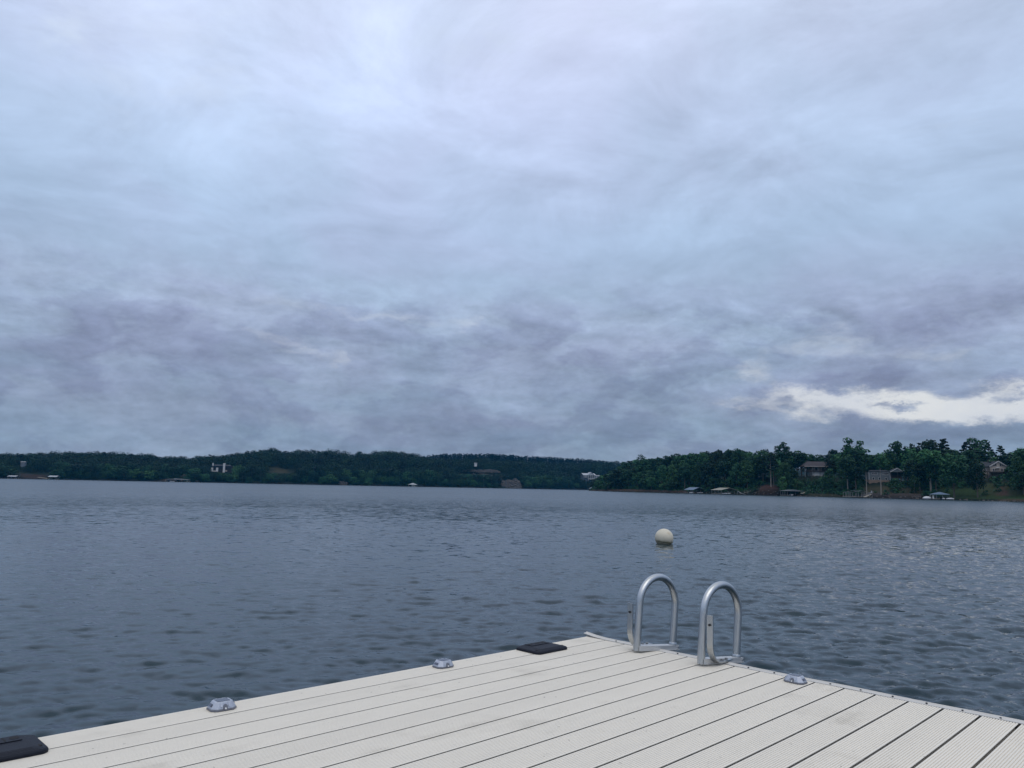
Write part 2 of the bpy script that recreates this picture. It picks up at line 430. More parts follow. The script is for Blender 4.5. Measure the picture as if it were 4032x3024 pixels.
NEAR_S = [(2318, 1900), (2400, 1860), (2470, 1815), (2500, 1800), (2560, 1795), (2600, 1796), (2625, 1791), (2668, 1768), (2722, 1768), (2778, 1760), (2831, 1761), (2858, 1768), (2908, 1765), (2960, 1771),
          (3003, 1768), (3050, 1775), (3082, 1772), (3132, 1774), (3184, 1778), (3220, 1786), (3267, 1766), (3310, 1772), (3360, 1762), (3398, 1765), (3425, 1783), (3453, 1786), (3482, 1790),
          (3529, 1757), (3586, 1756), (3620, 1762), (3654, 1752), (3700, 1765), (3772, 1766), (3817, 1770), (3858, 1758), (3894, 1785), (3930, 1800), (3960, 1785), (3995, 1764), (4032, 1764), (4400, 1745), (5300, 1720)]
farD = lambda px: np.interp(px, *FAR_D)
nearD = lambda px: np.interp(px, *NEAR_D)
farS = lambda px: np.interp(px, [p for p, _ in FAR_S], [q for _, q in FAR_S])
nearS = lambda px: np.interp(px, [p for p, _ in NEAR_S], [q for _, q in NEAR_S])
FT = 120.0


def far_h(px, t):
    zr = 1.7 + (HPX(px) - farS(px)) / F * (farD(px) + FT) - 15.5
    bank = 1.4 + 0.6 * np.sin(px * 0.031) + 0.5 * np.sin(px * 0.011 + 2)
    h = -0.6 + (bank + 0.6) * sstep(t, -1.5, 2.5) + (zr - bank) * sstep(t, -25, FT) * np.clip(t / 12, 0, 1)
    return np.where(t > FT, h - (t - FT) * 0.02, h)


NEAR_HP = ([2318, 2360, 2450, 2700, 3000, 3220, 3380, 3460, 3560, 3700, 3900, 4200, 5300], [1.2, 2.0, 5, 8.5, 11, 12, 9.5, 8.5, 8.5, 9.5, 11, 13, 13])


def near_h(px, t):
    hp = np.interp(px, *NEAR_HP)
    bank = np.interp(px, [2318, 2450, 2700, 2950, 3020, 3070, 3120, 3350, 3450, 3600, 3750, 3820, 4100, 5300], [.7, 1.6, 1.6, 1.8, 4.8, 4.6, 1.6, 1.2, 2.2, 2.4, 1.0, .8, 1.2, 1.5])
    T = np.interp(px, [2300, 3200, 3350, 3480, 3560, 3700, 5300], [40, 42, 34, 30, 34, 45, 48])
    fin = np.interp(px, [2318, 2420], [0.15, 1.0])
    h = -0.6 + (bank + 0.6) * sstep(t, -1.0, 3.2) + np.maximum(hp - bank, 0) * sstep(t, 2, T) + 3.0 * fin * sstep(t, 60, 140)
    return h


soilm = bpy.data.materials.new('shore_soil'); soilm.use_nodes = True
t_ = soilm.node_tree; t_.nodes.clear(); B_ = NB(t_)
p_ = B_.n('ShaderNodeBsdfPrincipled'); o_ = B_.n('ShaderNodeOutputMaterial'); t_.links.new(p_.outputs[0], o_.inputs[0])
at_ = B_.n('ShaderNodeVertexColor'); at_.layer_name = 'soil'
ps_ = B_.n('ShaderNodeNewGeometry').outputs['Position']
k1 = B_.noise(ps_, 0.45, 6, 0.65).outputs[0]; k2 = B_.noise(ps_, 2.2, 4, 0.6).outputs[0]
kk = B_.m('ADD', 0.35, B_.m('ADD', B_.m('MULTIPLY', k1, 0.85), B_.m('MULTIPLY', k2, 0.45)))
t_.links.new(B_.mix(1.0, at_.outputs['Color'], B_.comb(kk, kk, kk), 'MULTIPLY'), p_.inputs['Base Color'])
p_.inputs['Roughness'].default_value = 0.95; p_.inputs['Specular IOR Level'].default_value = 0.1
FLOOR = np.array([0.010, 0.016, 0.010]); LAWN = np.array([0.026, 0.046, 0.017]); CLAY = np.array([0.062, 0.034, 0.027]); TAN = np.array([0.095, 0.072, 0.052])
DRY = np.array([0.046, 0.044, 0.026]); BANK_DARK = np.array([0.030, 0.027, 0.026])


def terrain(name, pxs, ts, D, H, paint, smooth=True):
    PX, T = np.meshgrid(pxs, ts, indexing='ij')
    Yd = D(PX) + T; Z = H(PX, T)
    jit = 0.22 * np.sin(PX * 0.9 + T * 0.7) * np.sin(T * 0.45 + PX * 0.31) + 0.16 * np.sin(PX * 2.3 - T * 1.3)
    Z = Z + jit * np.clip((T + 1) / 4, 0, 1)
    X = np.vectorize(XY)(PX, Yd, Z)
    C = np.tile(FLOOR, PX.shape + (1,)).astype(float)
    def put(px0, px1, t0, t1, c, soft_px=14, soft_t=2.0):
        nonlocal C
        wob = 8 * np.sin(T * 0.5 + PX * 0.05) + 5 * np.sin(T * 1.3)
        w = sstep(PX + wob, px0 - soft_px, px0 + soft_px) * (1 - sstep(PX + wob, px1 - soft_px, px1 + soft_px)) * sstep(T, t0 - soft_t, t0 + soft_t) * (1 - sstep(T, t1 - soft_t, t1 + soft_t))
        C = C * (1 - w[..., None]) + c * w[..., None]
    paint(put)
    return grid_obj(name, np.stack([X, Yd, Z], -1), soilm, colors=C)


def paint_far(put):
    put(-2000, 6000, -9, 1.2, BANK_DARK * 0.5, 5, 0.6)  # darker strip along the waterline
    put(80, 185, 1, 22, CLAY * 0.26 + TAN * 0.16)
    put(1072, 1138, 34, 56, DRY * 0.8)
    put(640, 745, 1, 14, TAN * 0.8)
    put(1815, 1975, 30, 60, TAN)


def paint_near(put):
    put(2000, 6000, -9, 0.9, BANK_DARK * 0.45, 5, 0.5)  # dark strip where the bank meets the water
    put(2318, 2560, 1.2, 7, CLAY * 0.5 + TAN * 0.45)
    put(2560, 2710, 1.2, 4, CLAY * 0.6 + TAN * 0.2)
    put(2985, 3065, 1.2, 14, CLAY)
    put(3100, 3340, 1.2, 3.5, DRY * 0.8)
    put(3400, 3640, 1.2, 4.5, BANK_DARK * 1.3 + CLAY * 0.25)
    put(3400, 3640, 5, 18, DRY * 0.9)
    put(3700, 4700, 3, 24, LAWN)
    put(3860, 4700, 12, 30, LAWN * 0.6 + DRY * 0.4)
    put(3930, 3965, 12, 24, CLAY * 0.7 + TAN * 0.3)
    put(3935, 4300, 1.2, 3.2, TAN * 0.7)


ts_f = np.array([-6, -3, -1.5, -.5, .5, 1.5, 2.5, 4, 6, 9, 12, 16, 20, 25, 30, 36, 42, 50, 60, 70, 85, 100, 120, 145, 180, 230, 300, 400])
terrain('far_hills', np.arange(-900, 5000, 12.0), ts_f, farD, far_h, paint_far)
ts_n = np.array([-6, -3, -1, -.3, .4, 1, 1.6, 2.4, 3.2, 4.2, 5.5, 7, 9, 11, 13, 15, 18, 21, 24, 28, 32, 36, 40, 46, 52, 60, 70, 80, 95, 115, 140, 170])
terrain('right_shore', np.concatenate([np.arange(2318, 4300, 7.0), np.arange(4300, 5300, 25.0)]), ts_n, nearD, near_h, paint_near)


def ridge_hill():
    pxs = np.arange(1450, 2700, 14.0); ts = np.linspace(0, 1, 16)
    PX, T = np.meshgrid(pxs, ts, indexing='ij')
    top = np.interp(pxs, [1450, 1600, 1680, 1760, 1830, 1960, 2050, 2200, 2330, 2500, 2700], [1850, 1815, 1793, 1786, 1786, 1786, 1794, 1801, 1809, 1830, 1860])
    Yd = 1230 + 130 * T
    zr = (1.7 + (HPX(pxs) - top) / F * 1330 - 12)[:, None]
    Z = 6 + (zr - 6) * sstep(T, 0, 0.85)
    X = np.vectorize(XY)(PX, Yd, Z)
    grid_obj('ridge_hill', np.stack([X, Yd, Z], -1), soilm, colors=np.tile(FLOOR, PX.shape + (1,)))
    return pxs, top


ridge_px, ridge_top = ridge_hill()


# ------------------------------------------------------------------ tree prototypes
def leafcloud(centers, radii, n, size, g, up=0.25, squash=1.0):
    """leaf clumps (quads) spread over the outer shells of the lobes"""
    w = radii ** 2; idx = g.choice(len(centers), n, p=w / w.sum())
    d = g.normal(size=(n, 3)); d[:, 2] += up; d /= np.linalg.norm(d, axis=1)[:, None]
    rad = radii[idx] * g.uniform(0.62, 1.06, n)
    p = centers[idx] + d * rad[:, None] * np.array([1, 1, squash])
    nrm = d + g.normal(size=(n, 3)) * 0.55; nrm[:, 2] += 0.15; nrm /= np.linalg.norm(nrm, axis=1)[:, None]
    a = np.cross(nrm, g.normal(size=(n, 3))); a /= np.linalg.norm(a, axis=1)[:, None]; b = np.cross(nrm, a)
    s = size * g.uniform(0.55, 1.3, n)[:, None]; s2 = s * g.uniform(0.55, 1.0, n)[:, None]
    return np.stack([p - a * s - b * s2 * .4, p + a * s * .2 - b * s2, p + a * s + b * s2 * .5, p - a * s * .3 + b * s2], 1)


def broadleaf(g, H=16.0, cr=4.6, base=0.22, n=1500, size=0.42, lobes=16, open_=False, fat=1.0):
    c = []; r = []
    for i in range(lobes):
        f = (i + 0.5) / lobes; z = H * (base + (0.93 - base) * f)
        prof = math.sqrt(max(0.02, 1 - ((f - 0.46) / 0.66) ** 2))
        th = i * 2.4 + g.uniform(-.5, .5); q = cr * prof * g.uniform(0.35, 0.80)
        c.append((q * math.cos(th), q * math.sin(th), z + g.uniform(-.5, .5)))
        r.append(cr * g.uniform(0.32, 0.50) * (0.75 if open_ else 1.0) * fat)
    return np.array(c), np.array(r), leafcloud(np.array(c), np.array(r), n, size, g, 0.3, 0.85)


def pine(g, H=18.0, cr=3.4, base=0.5, n=1200, size=0.36, lobes=20):
    c = []; r = []
    for i in range(lobes):
        f = (i + 0.5) / lobes; z = H * (base + (0.97 - base) * f)
        th = i * 2.1 + g.uniform(-.6, .6); q = cr * (1.05 - 0.85 * f) * g.uniform(0.45, 0.9)
        c.append((q * math.cos(th), q * math.sin(th), z)); r.append(cr * g.uniform(0.19, 0.33) * (1.1 - 0.45 * f))
    return np.array(c), np.array(r), leafcloud(np.array(c), np.array(r), n, size, g, 0.4, 0.55)


def trunk_mb(H, r0, centers, base, pine_=False):
    mb = MB(); g = random.Random(int(H * 100 + r0 * 1000))
    top = H * (0.93 if pine_ else 0.78); n = 7
    path = [(0.12 * math.sin(i * 1.3 + H) * i / n, 0.12 * math.cos(i * 1.7) * i / n, -0.6 + (top + 0.6) * i / n) for i in range(n + 1)]
    mb.tube(path, [r0 * (1.25 if i == 0 else 1.0) * (1 - 0.75 * i / n) for i in range(n + 1)], 7)
    for c in centers[::2]:
        z0 = max(H * base * 0.75, c[2] - 0.35 * math.hypot(c[0], c[1]) - 0.8)
        mb.tube([(0, 0, z0), (c[0] * .5, c[1] * .5, (z0 + c[2]) / 2 - 0.1), (c[0], c[1], c[2])], [r0 * .38, r0 * .25, r0 * .08], 5)
    return mb


PROTO = {}


def proto(key, kind, lm, bark, **kw):
    g = np.random.default_rng(abs(hash(key)) % 1000 if False else sum(map(ord, key)) * 7)
    c, r, V = (pine if kind == 'pine' else broadleaf)(g, **kw)
    crown = quads_mesh('crown', V, lm)
    H = kw.get('H', 18.0 if kind == 'pine' else 16.0); base = kw.get('base', 0.5 if kind == 'pine' else 0.22)
    tmb = trunk_mb(H, 0.26 if kind == 'pine' else 0.30, c, base, kind == 'pine')
    tm = bpy.data.meshes.new('trunk'); tm.from_pydata(tmb.v, [], tmb.f); tm.materials.append(bark); tm.update()
    zmax = float(np.percentile(V[..., 2], 99.6)); wid = float(np.percentile(np.abs(V[..., :2]), 99)) * 2
    PROTO[key] = (crown, tm, zmax, wid)


for i, lm in enumerate((LEAF_D, LEAF_M, LEAF_M, LEAF_L)):
    proto('oak%d' % i, 'oak', lm, BARK, cr=4.4 + 0.35 * i, lobes=15 + i, n=1500)
proto('tall0', 'oak', LEAF_M, BARK, H=20.0, cr=4.2, base=0.38, n=1500, lobes=16)
proto('tall1', 'oak', LEAF_D, BARK, H=20.0, cr=4.0, base=0.45, n=1300, lobes=14)
proto('bare0', 'oak', LEAF_M, BARK_PALE, H=20.0, cr=3.6, base=0.60, n=1100, lobes=12)
proto('open0', 'oak', LEAF_M, BARK, H=20.0, cr=4.6, base=0.30, n=1050, lobes=17, open_=True)
proto('small0', 'oak', LEAF_L, BARK, H=8.0, cr=3.2, base=0.12, n=900, size=0.30, lobes=12)
proto('pine0', 'pine', LEAF_P, BARK_PALE); proto('pine1', 'pine', LEAF_P, BARK, cr=3.0, base=0.58, lobes=17, n=1000)
proto('lone0', 'oak', LEAF_M, BARK, H=10.0, cr=3.6, base=0.24, n=1300, size=0.30, lobes=14)
for i, lm in enumerate((LEAF_D, LEAF_M, LEAF_M, LEAF_L, LEAF_D)):
    proto('far%d' % i, 'oak', lm, BARK, H=16.0, cr=5.0 + 0.35 * i, base=0.06, n=1150, size=0.46, lobes=15, fat=1.2)
proto('farpine', 'pine', LEAF_P, BARK, H=17, cr=3.4, base=0.3, n=420, size=0.6, lobes=12)


def plant(key, name, X, Y, Z, H, width, label, cat, group=None):
    crown, tm, zmax, wid = PROTO[key]
    o = bpy.data.objects.new(name, None); COL.objects.link(o)
    o.location = (X, Y, Z); o.rotation_euler = (0, 0, random.uniform(0, 6.28)); sz = H / zmax; sx = width / wid
    o.scale = (sx, sx * random.uniform(.92, 1.08), sz)
    for nm, me in (('trunk', tm), ('crown', crown)):
        c = bpy.data.objects.new(nm, me); COL.objects.link(c); c.parent = o
    return tag(o, label, cat, group)


def feature(key, name, px, pbase, ptop, wpx, Y, label, cat='tree'):
    t = Y - float(nearD(px)); z = min(float(near_h(np.array(px), np.array(t))), ZH(px, pbase, Y) if pbase else 99)
    X = XY(px, Y, z)
    return plant(key, name, X, Y, z, ZH(px, ptop, Y) - z, wpx * Y / F, label, cat)


FEAT = [
    ('open0', 'tall_tree', 3360, None, 1728, 92, 425, 'tallest tree on the right shore, open ragged crown between the brown-roofed and grey houses'),
    ('oak2', 'broad_tree', 3654, None, 1735, 112, 388, 'large dense dome-crowned tree rising right of the grey house porch'),
    ('pine0', 'pine_tree', 3724, None, 1730, 62, 402, 'dark pine with clumped top standing just right of the large dome-crowned tree'),
    ('pine1', 'pine_tree', 3812, None, 1743, 58, 398, 'dark pine leaning behind the tall pointed tree, left side of it'),
    ('tall0', 'tall_tree', 3860, None, 1728, 84, 402, 'tall pointed leafy tree behind and left of the gabled house'),
    ('pine1', 'pine_tree', 3900, None, 1748, 46, 412, 'thin dark pine with sideways branches directly above the gabled house roof'),
    ('pine0', 'pine_tree', 3946, None, 1756, 42, 418, 'slim pine against the sky right of the gabled house ridge'),
    ('tall1', 'round_topped_tree', 3084, None, 1745, 68, 458, 'tall round-topped dark tree rising alone above the wood left of the brown-roofed house'),
    ('tall0', 'tall_tree', 3530, None, 1742, 66, 408, 'tall tree with uneven top right behind the grey house porch gable'),
    ('open0', 'tall_tree', 3586, None, 1751, 62, 404, 'loose-topped tree between the porch gable tree and the large dome-crowned tree'),
    ('lone0', 'lawn_tree', 3850, 1940, 1818, 72, 338, 'lone tree with a bare dark trunk on the lawn left of the gabled house'),
    ('oak1', 'broad_tree', 3758, 1944, 1786, 108, 346, 'broad leafy tree above the blue-roofed canopy dock'),
    ('oak0', 'broad_tree', 4040, 1950, 1775, 118, 332, 'big dark tree at the right edge of the picture beside the gabled house'),
    ('bare0', 'tall_tree', 3666, 1915, 1770, 86, 362, 'dark tall tree with long bare pale trunk in the middle of the right bank'),
    ('oak3', 'bright_tree', 3090, 1930, 1824, 62, 428, 'bright green rounded tree right of the red clay bank'),
    ('small0', 'young_tree', 3084, 1935, 1878, 40, 424, 'small bright green young tree below the bright rounded tree, beside the clay bank'),
    ('small0', 'young_tree', 3270, 1938, 1846, 50, 408, 'pale green young tree on the slope right of the wooden stairs'),
    ('small0', 'young_tree', 3528, 1945, 1885, 56, 374, 'bushy small tree in front of the grey house porch'),
    ('small0', 'young_tree', 3602, 1945, 1872, 50, 362, 'yellowish green small tree right of the grey house porch'),
    ('pine0', 'pine_tree', 3036, 1906, 1790, 50, 436, 'pine with a long pale bare trunk standing on top of the red clay bank'),
    ('pine1', 'pine_tree', 3047, 1906, 1798, 46, 438, 'second pale-trunked pine on the red clay bank, just right of the first'),
    ('bare0', 'slender_tree', 3470, 1942, 1788, 50, 371, 'slender tree with pale trunk standing in front of the grey house windows'),
    ('bare0', 'slender_tree', 3414, 1938, 1790, 44, 376, 'slender dark tree with bare trunk at the left corner of the grey house'),
    ('bare0', 'slender_tree', 3339, 1944, 1800, 58, 396, 'tree with leaning pale trunk left of the frame-only boathouse'),
    ('oak0', 'broad_tree', 3270, None, 1812, 54, 438, 'dark tree hiding the right end of the brown-roofed house'),
    ('oak3', 'bright_tree', 2530, None, 1793, 62, 585, 'bright green rounded tree at the low left end of the right shore wood'),
    ('small0', 'young_tree', 2392, None, 1876, 30, 625, 'bright green small tree standing alone near the tip of the low point'),
]
for k, n, px, pb, pt, w, Y, lab in FEAT: feature(k, n, px, pb, pt, w, Y, lab)

# ordinary trees of the right shore, one object each
HOUSES = [(3150, 3295, 446, 1883), (3418, 3556, 396, 1912), (3872, 3970, 376, 1890)]       # columns, depth, lowest row the photo shows
SEG = [(2318, 2660, 'wood at the low left end of the right shore', 'low point'),
       (2660, 2950, 'dense wood behind the blue-roofed and beige-roofed boathouses', 'two boathouses'),
       (2950, 3160, 'wood around the red clay bank', 'clay bank'),
       (3160, 3420, 'wood between the brown-roofed house and the grey house', 'two houses'),
       (3420, 3700, 'slope around the grey house', 'grey house'),
       (3700, 3960, 'slope around the gabled house', 'gabled house'),
       (3960, 6000, 'wood right of the gabled house', 'right end')]
KIND = {'pine_tree': ('dark pine', 'pines'), 'young_tree': ('low bushy tree', 'bushy trees'), 'broadleaf_tree': ('dark broadleaf tree', 'broadleaf trees')}
cnt = 0
g = random.Random(3)
for t in (7, 14, 22, 32, 44, 58, 74, 92):
    px = 2350 + g.uniform(0, 30)
    while px < 4560:
        D = float(nearD(px)); Y = D + t + g.uniform(-3, 3); step = g.uniform(6.8, 9.8) * F / Y
        p0 = px; px += step
        if t < 30 and 2985 < p0 < 3062 and t < 16: continue                 # clay bank stays open
        if t < 20 and (3395 < p0 < 3560): continue                          # grass below the grey house
        if t < 30 and 3700 < p0 < 4010: continue                            # lawn
        if t < 12 and (p0 > 3560 or g.random() < 0.35): continue
        z = float(near_h(np.array(p0), np.array(Y - D))); H = g.uniform(11, 17.5) if t > 10 else g.uniform(5, 10)
        wpx = g.uniform(8.0, 12.5) * F / Y
        top = HPX(p0) - (z + H - CAMH) / Y * F
        lim = float(nearS(p0)) + (g.uniform(0, 14) if t > 30 else g.uniform(4, 40))
        if top < lim: H = max(4.0, ZH(p0, lim, Y) - z)
        elif t >= 32 and top > lim + 25: H = min(20, ZH(p0, lim, Y) - z)
        if t >= 32: wpx *= 1.2
        bad = False
        for a, b, hY, low in HOUSES:
            if a - wpx * .42 < p0 < b + wpx * .42 and Y < hY + 8:
                if abs(Y - hY) < 12 and Y > hY - 3: bad = True
                lowtop = ZH(p0, low + 3, Y) - z
                if lowtop < 2.5: bad = True
                else: H = min(H, lowtop); wpx = min(wpx, H * 1.0 * F / Y)
        if bad: continue
        key = g.choice(['oak0', 'oak0', 'oak1', 'oak2', 'oak3', 'tall0', 'tall1', 'oak1']) if H > 8 else 'small0'
        if t > 55 and g.random() < 0.2: key = g.choice(['pine0', 'pine1'])
        s = next(s for s in SEG if s[0] <= p0 < s[1])
        nm = 'pine_tree' if 'pine' in key else ('young_tree' if key == 'small0' else 'broadleaf_tree')
        lab = '%s in the %s' % (KIND[nm][0], s[2]) if not s[2].startswith('slope') else '%s on the %s' % (KIND[nm][0], s[2]); grp = '%s, %s' % (KIND[nm][1], s[3])
        plant(key, nm, XY(p0, Y, z), Y, z - 0.2, H, wpx * Y / F, lab, 'tree', grp); cnt += 1

# far shore: the rows nearest the water are single trees, the wood behind them is one mass
CLEAR = [(60, 200, 34, 1), (836, 912, 60, 1), (80, 98, 62, 1), (2290, 2352, 60, 1), (1968, 2056, 12, 0), (1062, 1150, 60, 2), (1815, 1975, 58, 3), (2318, 2410, 12, 0)]
FSEG = [(-900, 640, 'dark broadleaf tree along the far shore left of the long grey boathouse', 'far shore trees, left stretch'),
        (640, 1150, 'dark broadleaf tree along the far shore below and beside the white-chimneyed house', 'far shore trees, white-chimneyed house'),
        (1150, 1800, 'dark broadleaf tree along the far shore around the white hip-roofed boat shelter', 'far shore trees, white boat shelter'),
        (1800, 2290, 'dark broadleaf tree along the far shore around the tan rock bluff', 'far shore trees, rock bluff'),
        (2290, 6000, 'dark broadleaf tree around the white house in the far cove', 'far shore trees, cove house')]


def far_ok(p0, t, H, z, Y, wpx):
    for a, b, tt, mode in CLEAR:
        if a - wpx * .4 < p0 < b + wpx * .4 and t < tt:
            if mode == 0: return 0
            low = {1: {60: 1886, 836: 1860, 80: 1834, 2290: 1888}.get(a, 1890), 2: 1862, 3: 1866}[mode]
            if a == 60: low = 1888
            hh = ZH(p0, low, Y) - z
            if hh < 2.5: return 0
            H = min(H, hh)
    return H


far_n = 0
mass = []
for t in (4, 11, 19, 28, 38, 49, 60, 72, 85, 98, 112, 127, 145, 170):
    px = -420 + g.uniform(0, 30)
    while px < 2760:
        D = float(farD(px)); Y = D + t + g.uniform(-4, 4); p0 = px; px += g.uniform(7.0, 11.5) * F / Y
        z = float(far_h(np.array(p0), np.array(Y - D))); H = g.uniform(11, 15.5) if t > 8 else g.uniform(6, 11)
        wpx = g.uniform(11, 16.5) * F / Y
        lim = float(farS(p0)) + g.uniform(-11, 14)
        top = HPX(p0) - (z + H - CAMH) / Y * F
        if top < lim: H = max(4.0, ZH(p0, lim, Y) - z)
        H = far_ok(p0, t, H, z, Y, wpx)
        if not H: continue
        if H < 8: wpx = min(wpx, H * 1.3 * F / Y)
        X = XY(p0, Y, z)
        if -30 < p0 < 2450 and t < 15 and far_n < 165:
            s = next(s for s in FSEG if s[0] <= p0 < s[1])
            plant('far%d' % g.randrange(5), 'broadleaf_tree', X, Y, z - 0.3, H, wpx * Y / F, s[2], 'tree', s[3]); far_n += 1
        else:
            mass.append((X, Y, z - 0.3, H, wpx * Y / F, g.randrange(5) if g.random() > 0.06 else 5))
print('near trees', cnt, 'far trees', far_n, 'mass', len(mass))


def cloud_of(lst, keys, name, label, keep):
    byk = {}
    for X, Y, z, H, w, k in lst: byk.setdefault(keys[k], []).append((X, Y, z, H, w))
    out = []; mats = []; mi = []
    for k, items in byk.items():
        me, tm, zmax, wid = PROTO[k]
        n = len(me.vertices); co = np.empty(n * 3, np.float32); me.vertices.foreach_get('co', co); co = co.reshape(-1, 4, 3)
        m = me.materials[0]
        if m not in mats: mats.append(m)
        for X, Y, z, H, w in items:
            sel = co[rng.random(len(co)) < keep]
            a = rng.uniform(0, 6.28); ca, sa = math.cos(a), math.sin(a); sx, sz = w / wid, H / zmax
            q = np.empty_like(sel)
            q[..., 0] = (sel[..., 0] * ca - sel[..., 1] * sa) * sx + X; q[..., 1] = (sel[..., 0] * sa + sel[..., 1] * ca) * sx + Y; q[..., 2] = sel[..., 2] * sz + z
            out.append(q); mi.append(np.full(len(q), mats.index(m), np.int32))
    me = quads_mesh(name, np.concatenate(out), mats[0])
    for m in mats[1:]: me.materials.append(m)
    me.polygons.foreach_set('material_index', np.concatenate(mi)); me.update()
    o = bpy.data.objects.new(name, me); COL.objects.link(o)
    return tag(o, label, 'wood', kind='stuff')


cloud_of(mass, ['far0', 'far1', 'far2', 'far3', 'far4', 'farpine'], 'far_wood', 'dense dark green wood covering the hillside behind the far shoreline', 0.6)
rl = []
for T in (0.35, 0.5, 0.65, 0.8, 0.9, 1.0):
    px = 1560.0
    while px < 2420:
        Y = 1230 + 130 * T; top = float(np.interp(px, ridge_px, ridge_top)); zr = 1.7 + (HPX(px) - top) / F * 1330 - 12
        z = 6 + (zr - 6) * float(sstep(np.array(T), 0, .85)); rl.append((XY(px, Y, z), Y, z, g.uniform(9.0, 12.6), g.uniform(6.0, 9.5), 0)); px += g.uniform(1.8, 4.6) * F / Y
proto('ridge', 'pine', LEAF_P, BARK, H=13, cr=2.8, base=0.02, n=300, size=0.8, lobes=9)
cloud_of(rl, ['ridge'], 'ridge_pines', 'even dark line of pines along the far ridge behind the wood', 1.0)

# low growth along the banks
ug = []
for i in range(900):
    px = random.uniform(2330, 4500); t = random.uniform(2.0, 26) if random.random() < .6 else random.uniform(2, 60)
    if 2985 < px < 3062 and t < 15: continue
    if (3395 < px < 3640 and t < 17 and random.random() < .93) or (px > 3700 and t < 24 and random.random() < .95): continue
    if px < 2560 and t < 7: continue
    Y = float(nearD(px)) + t; z = float(near_h(np.array(px), np.array(t))); h = random.uniform(1.2, 3.0)
    if any(a - 8 < px < b + 8 and abs(Y - hy) < 9 for a, b, hy, lo in HOUSES): continue
    ug.append((XY(px, Y, z), Y, z - .2, h, h * random.uniform(1.1, 1.7), 0))
proto('bush', 'oak', LEAF_M, BARK, H=2.6, cr=1.6, base=0.05, n=90, size=0.36, lobes=7)
proto('bushd', 'oak', LEAF_D, BARK, H=2.6, cr=1.6, base=0.05, n=90, size=0.36, lobes=7)
cloud_of(ug, ['bush'], 'undergrowth', 'low green undergrowth on the banks under the right shore trees', 1.0)
ug = []
for i in range(700):
    px = random.uniform(-300, 2420); t = random.uniform(1.2, 14)
    if (60 < px < 200) or 1968 < px < 2056 or 640 < px < 735: continue
    Y = float(farD(px)) + t; z = float(far_h(np.array(px), np.array(t))); h = random.uniform(1.5, 3.6)
    ug.append((XY(px, Y, z), Y, z - .3, h, h * 1.6, 0))
cloud_of(ug, ['bushd'], 'shore_brush', 'dark brush hanging over the waterline of the far shore', 0.8)

# ------------------------------------------------------------------ houses on the shores
ROOF_BR = mat('shingle_brown', (0.042, 0.034, 0.037), 0.9, 0.25, 1.5); ROOF_GR = mat('shingle_grey', (0.030, 0.034, 0.042), 0.9, 0.25, 1.5)
METAL_W = mat('roof_metal_white', (0.36, 0.38, 0.40), 0.5, 0.10, 0.8); METAL_B = mat('roof_metal_blue', (0.125, 0.18, 0.26), 0.45, 0.12, 0.8)
METAL_T = mat('roof_metal_beige', (0.27, 0.26, 0.21), 0.5, 0.12, 0.8); METAL_G = mat('roof_metal_grey', (0.16, 0.17, 0.18), 0.5, 0.12, 0.8)
SID_T = mat('siding_tan', (0.42, 0.38, 0.34), 0.8, 0.12, 1.0); SID_G = mat('siding_grey', (0.13, 0.15, 0.16), 0.8, 0.10, 1.0)
SID_W = mat('siding_white', (0.56, 0.56, 0.55), 0.7, 0.08, 1.0); SID_B = mat('siding_bluegrey_and_shade', (0.17, 0.20, 0.24), 0.8, 0.1, 1.0)
TRIM = mat('trim_white', (0.62, 0.62, 0.62), 0.6, 0.06, 2.0); GLASS = mat('window_glass', (0.012, 0.014, 0.018), 0.08, 0.1, 1.0, spec=0.6)
WOODD = mat('deck_wood_dark', (0.055, 0.045, 0.042), 0.9, 0.3, 2.0); WOODB = mat('deck_wood_brown', (0.17, 0.105, 0.07), 0.9, 0.3, 2.0)
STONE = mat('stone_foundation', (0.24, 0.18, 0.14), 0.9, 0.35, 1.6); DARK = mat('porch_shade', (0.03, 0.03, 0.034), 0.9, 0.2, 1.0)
PALEW = mat('weathered_plank', (0.34, 0.31, 0.25), 0.85, 0.2, 2.0); POSTG = mat('galvanised_post', (0.20, 0.21, 0.22), 0.5, 0.15, 2.0)
BOATW = mat('boat_white', (0.56, 0.57, 0.59), 0.3, 0.05, 1.0); BOATD = mat('boat_dark', (0.03, 0.033, 0.04), 0.3, 0.1, 1.0)
FLOATM = mat('dock_float_black', (0.015, 0.015, 0.017), 0.6, 0.1, 1.0); ROCK = mat('rock_tan', (0.095, 0.085, 0.078), 0.95, 0.45, 0.35, bump=1.0, bscale=0.7)


def part(name, m, parent, *boxes):
    mb = MB()
    for b in boxes: mb.box(*b)
    return mb.build(name, m, parent)


def window(parent, x, z, w, h, y, frame=TRIM, panes=1):
    """frame with its pane; the wall face lies at y, the house front looks towards -y"""
    mb = MB(); f = 0.10
    mb.box(x, x + w, y - 0.10, y + 0.02, z, z + f); mb.box(x, x + w, y - 0.10, y + 0.02, z + h - f, z + h)
    for i in range(panes + 1):
        xx = x + (w - f) * i / panes; mb.box(xx, xx + f, y - 0.10, y + 0.02, z + f, z + h - f)
    fo = mb.build('window', frame, parent)
    part('pane', GLASS, fo, (x + .02, x + w - .02, y - 0.05, y - 0.03, z + .02, z + h - .02))
    return fo


def railing(parent, x0, x1, y, z, h=1.0, m=WOODD):
    mb = MB(); mb.box(x0, x1, y - .05, y + .05, z + h - .12, z + h); mb.box(x0, x1, y - .03, y + .03, z + .1, z + .18)
    n = max(2, int((x1 - x0) / 0.4))
    for i in range(n + 1):
        xx = x0 + (x1 - x0) * i / n; mb.box(xx - .03, xx + .03, y - .028, y + .028, z + .18, z + h - .12)
    return mb.build('railing', m, parent)


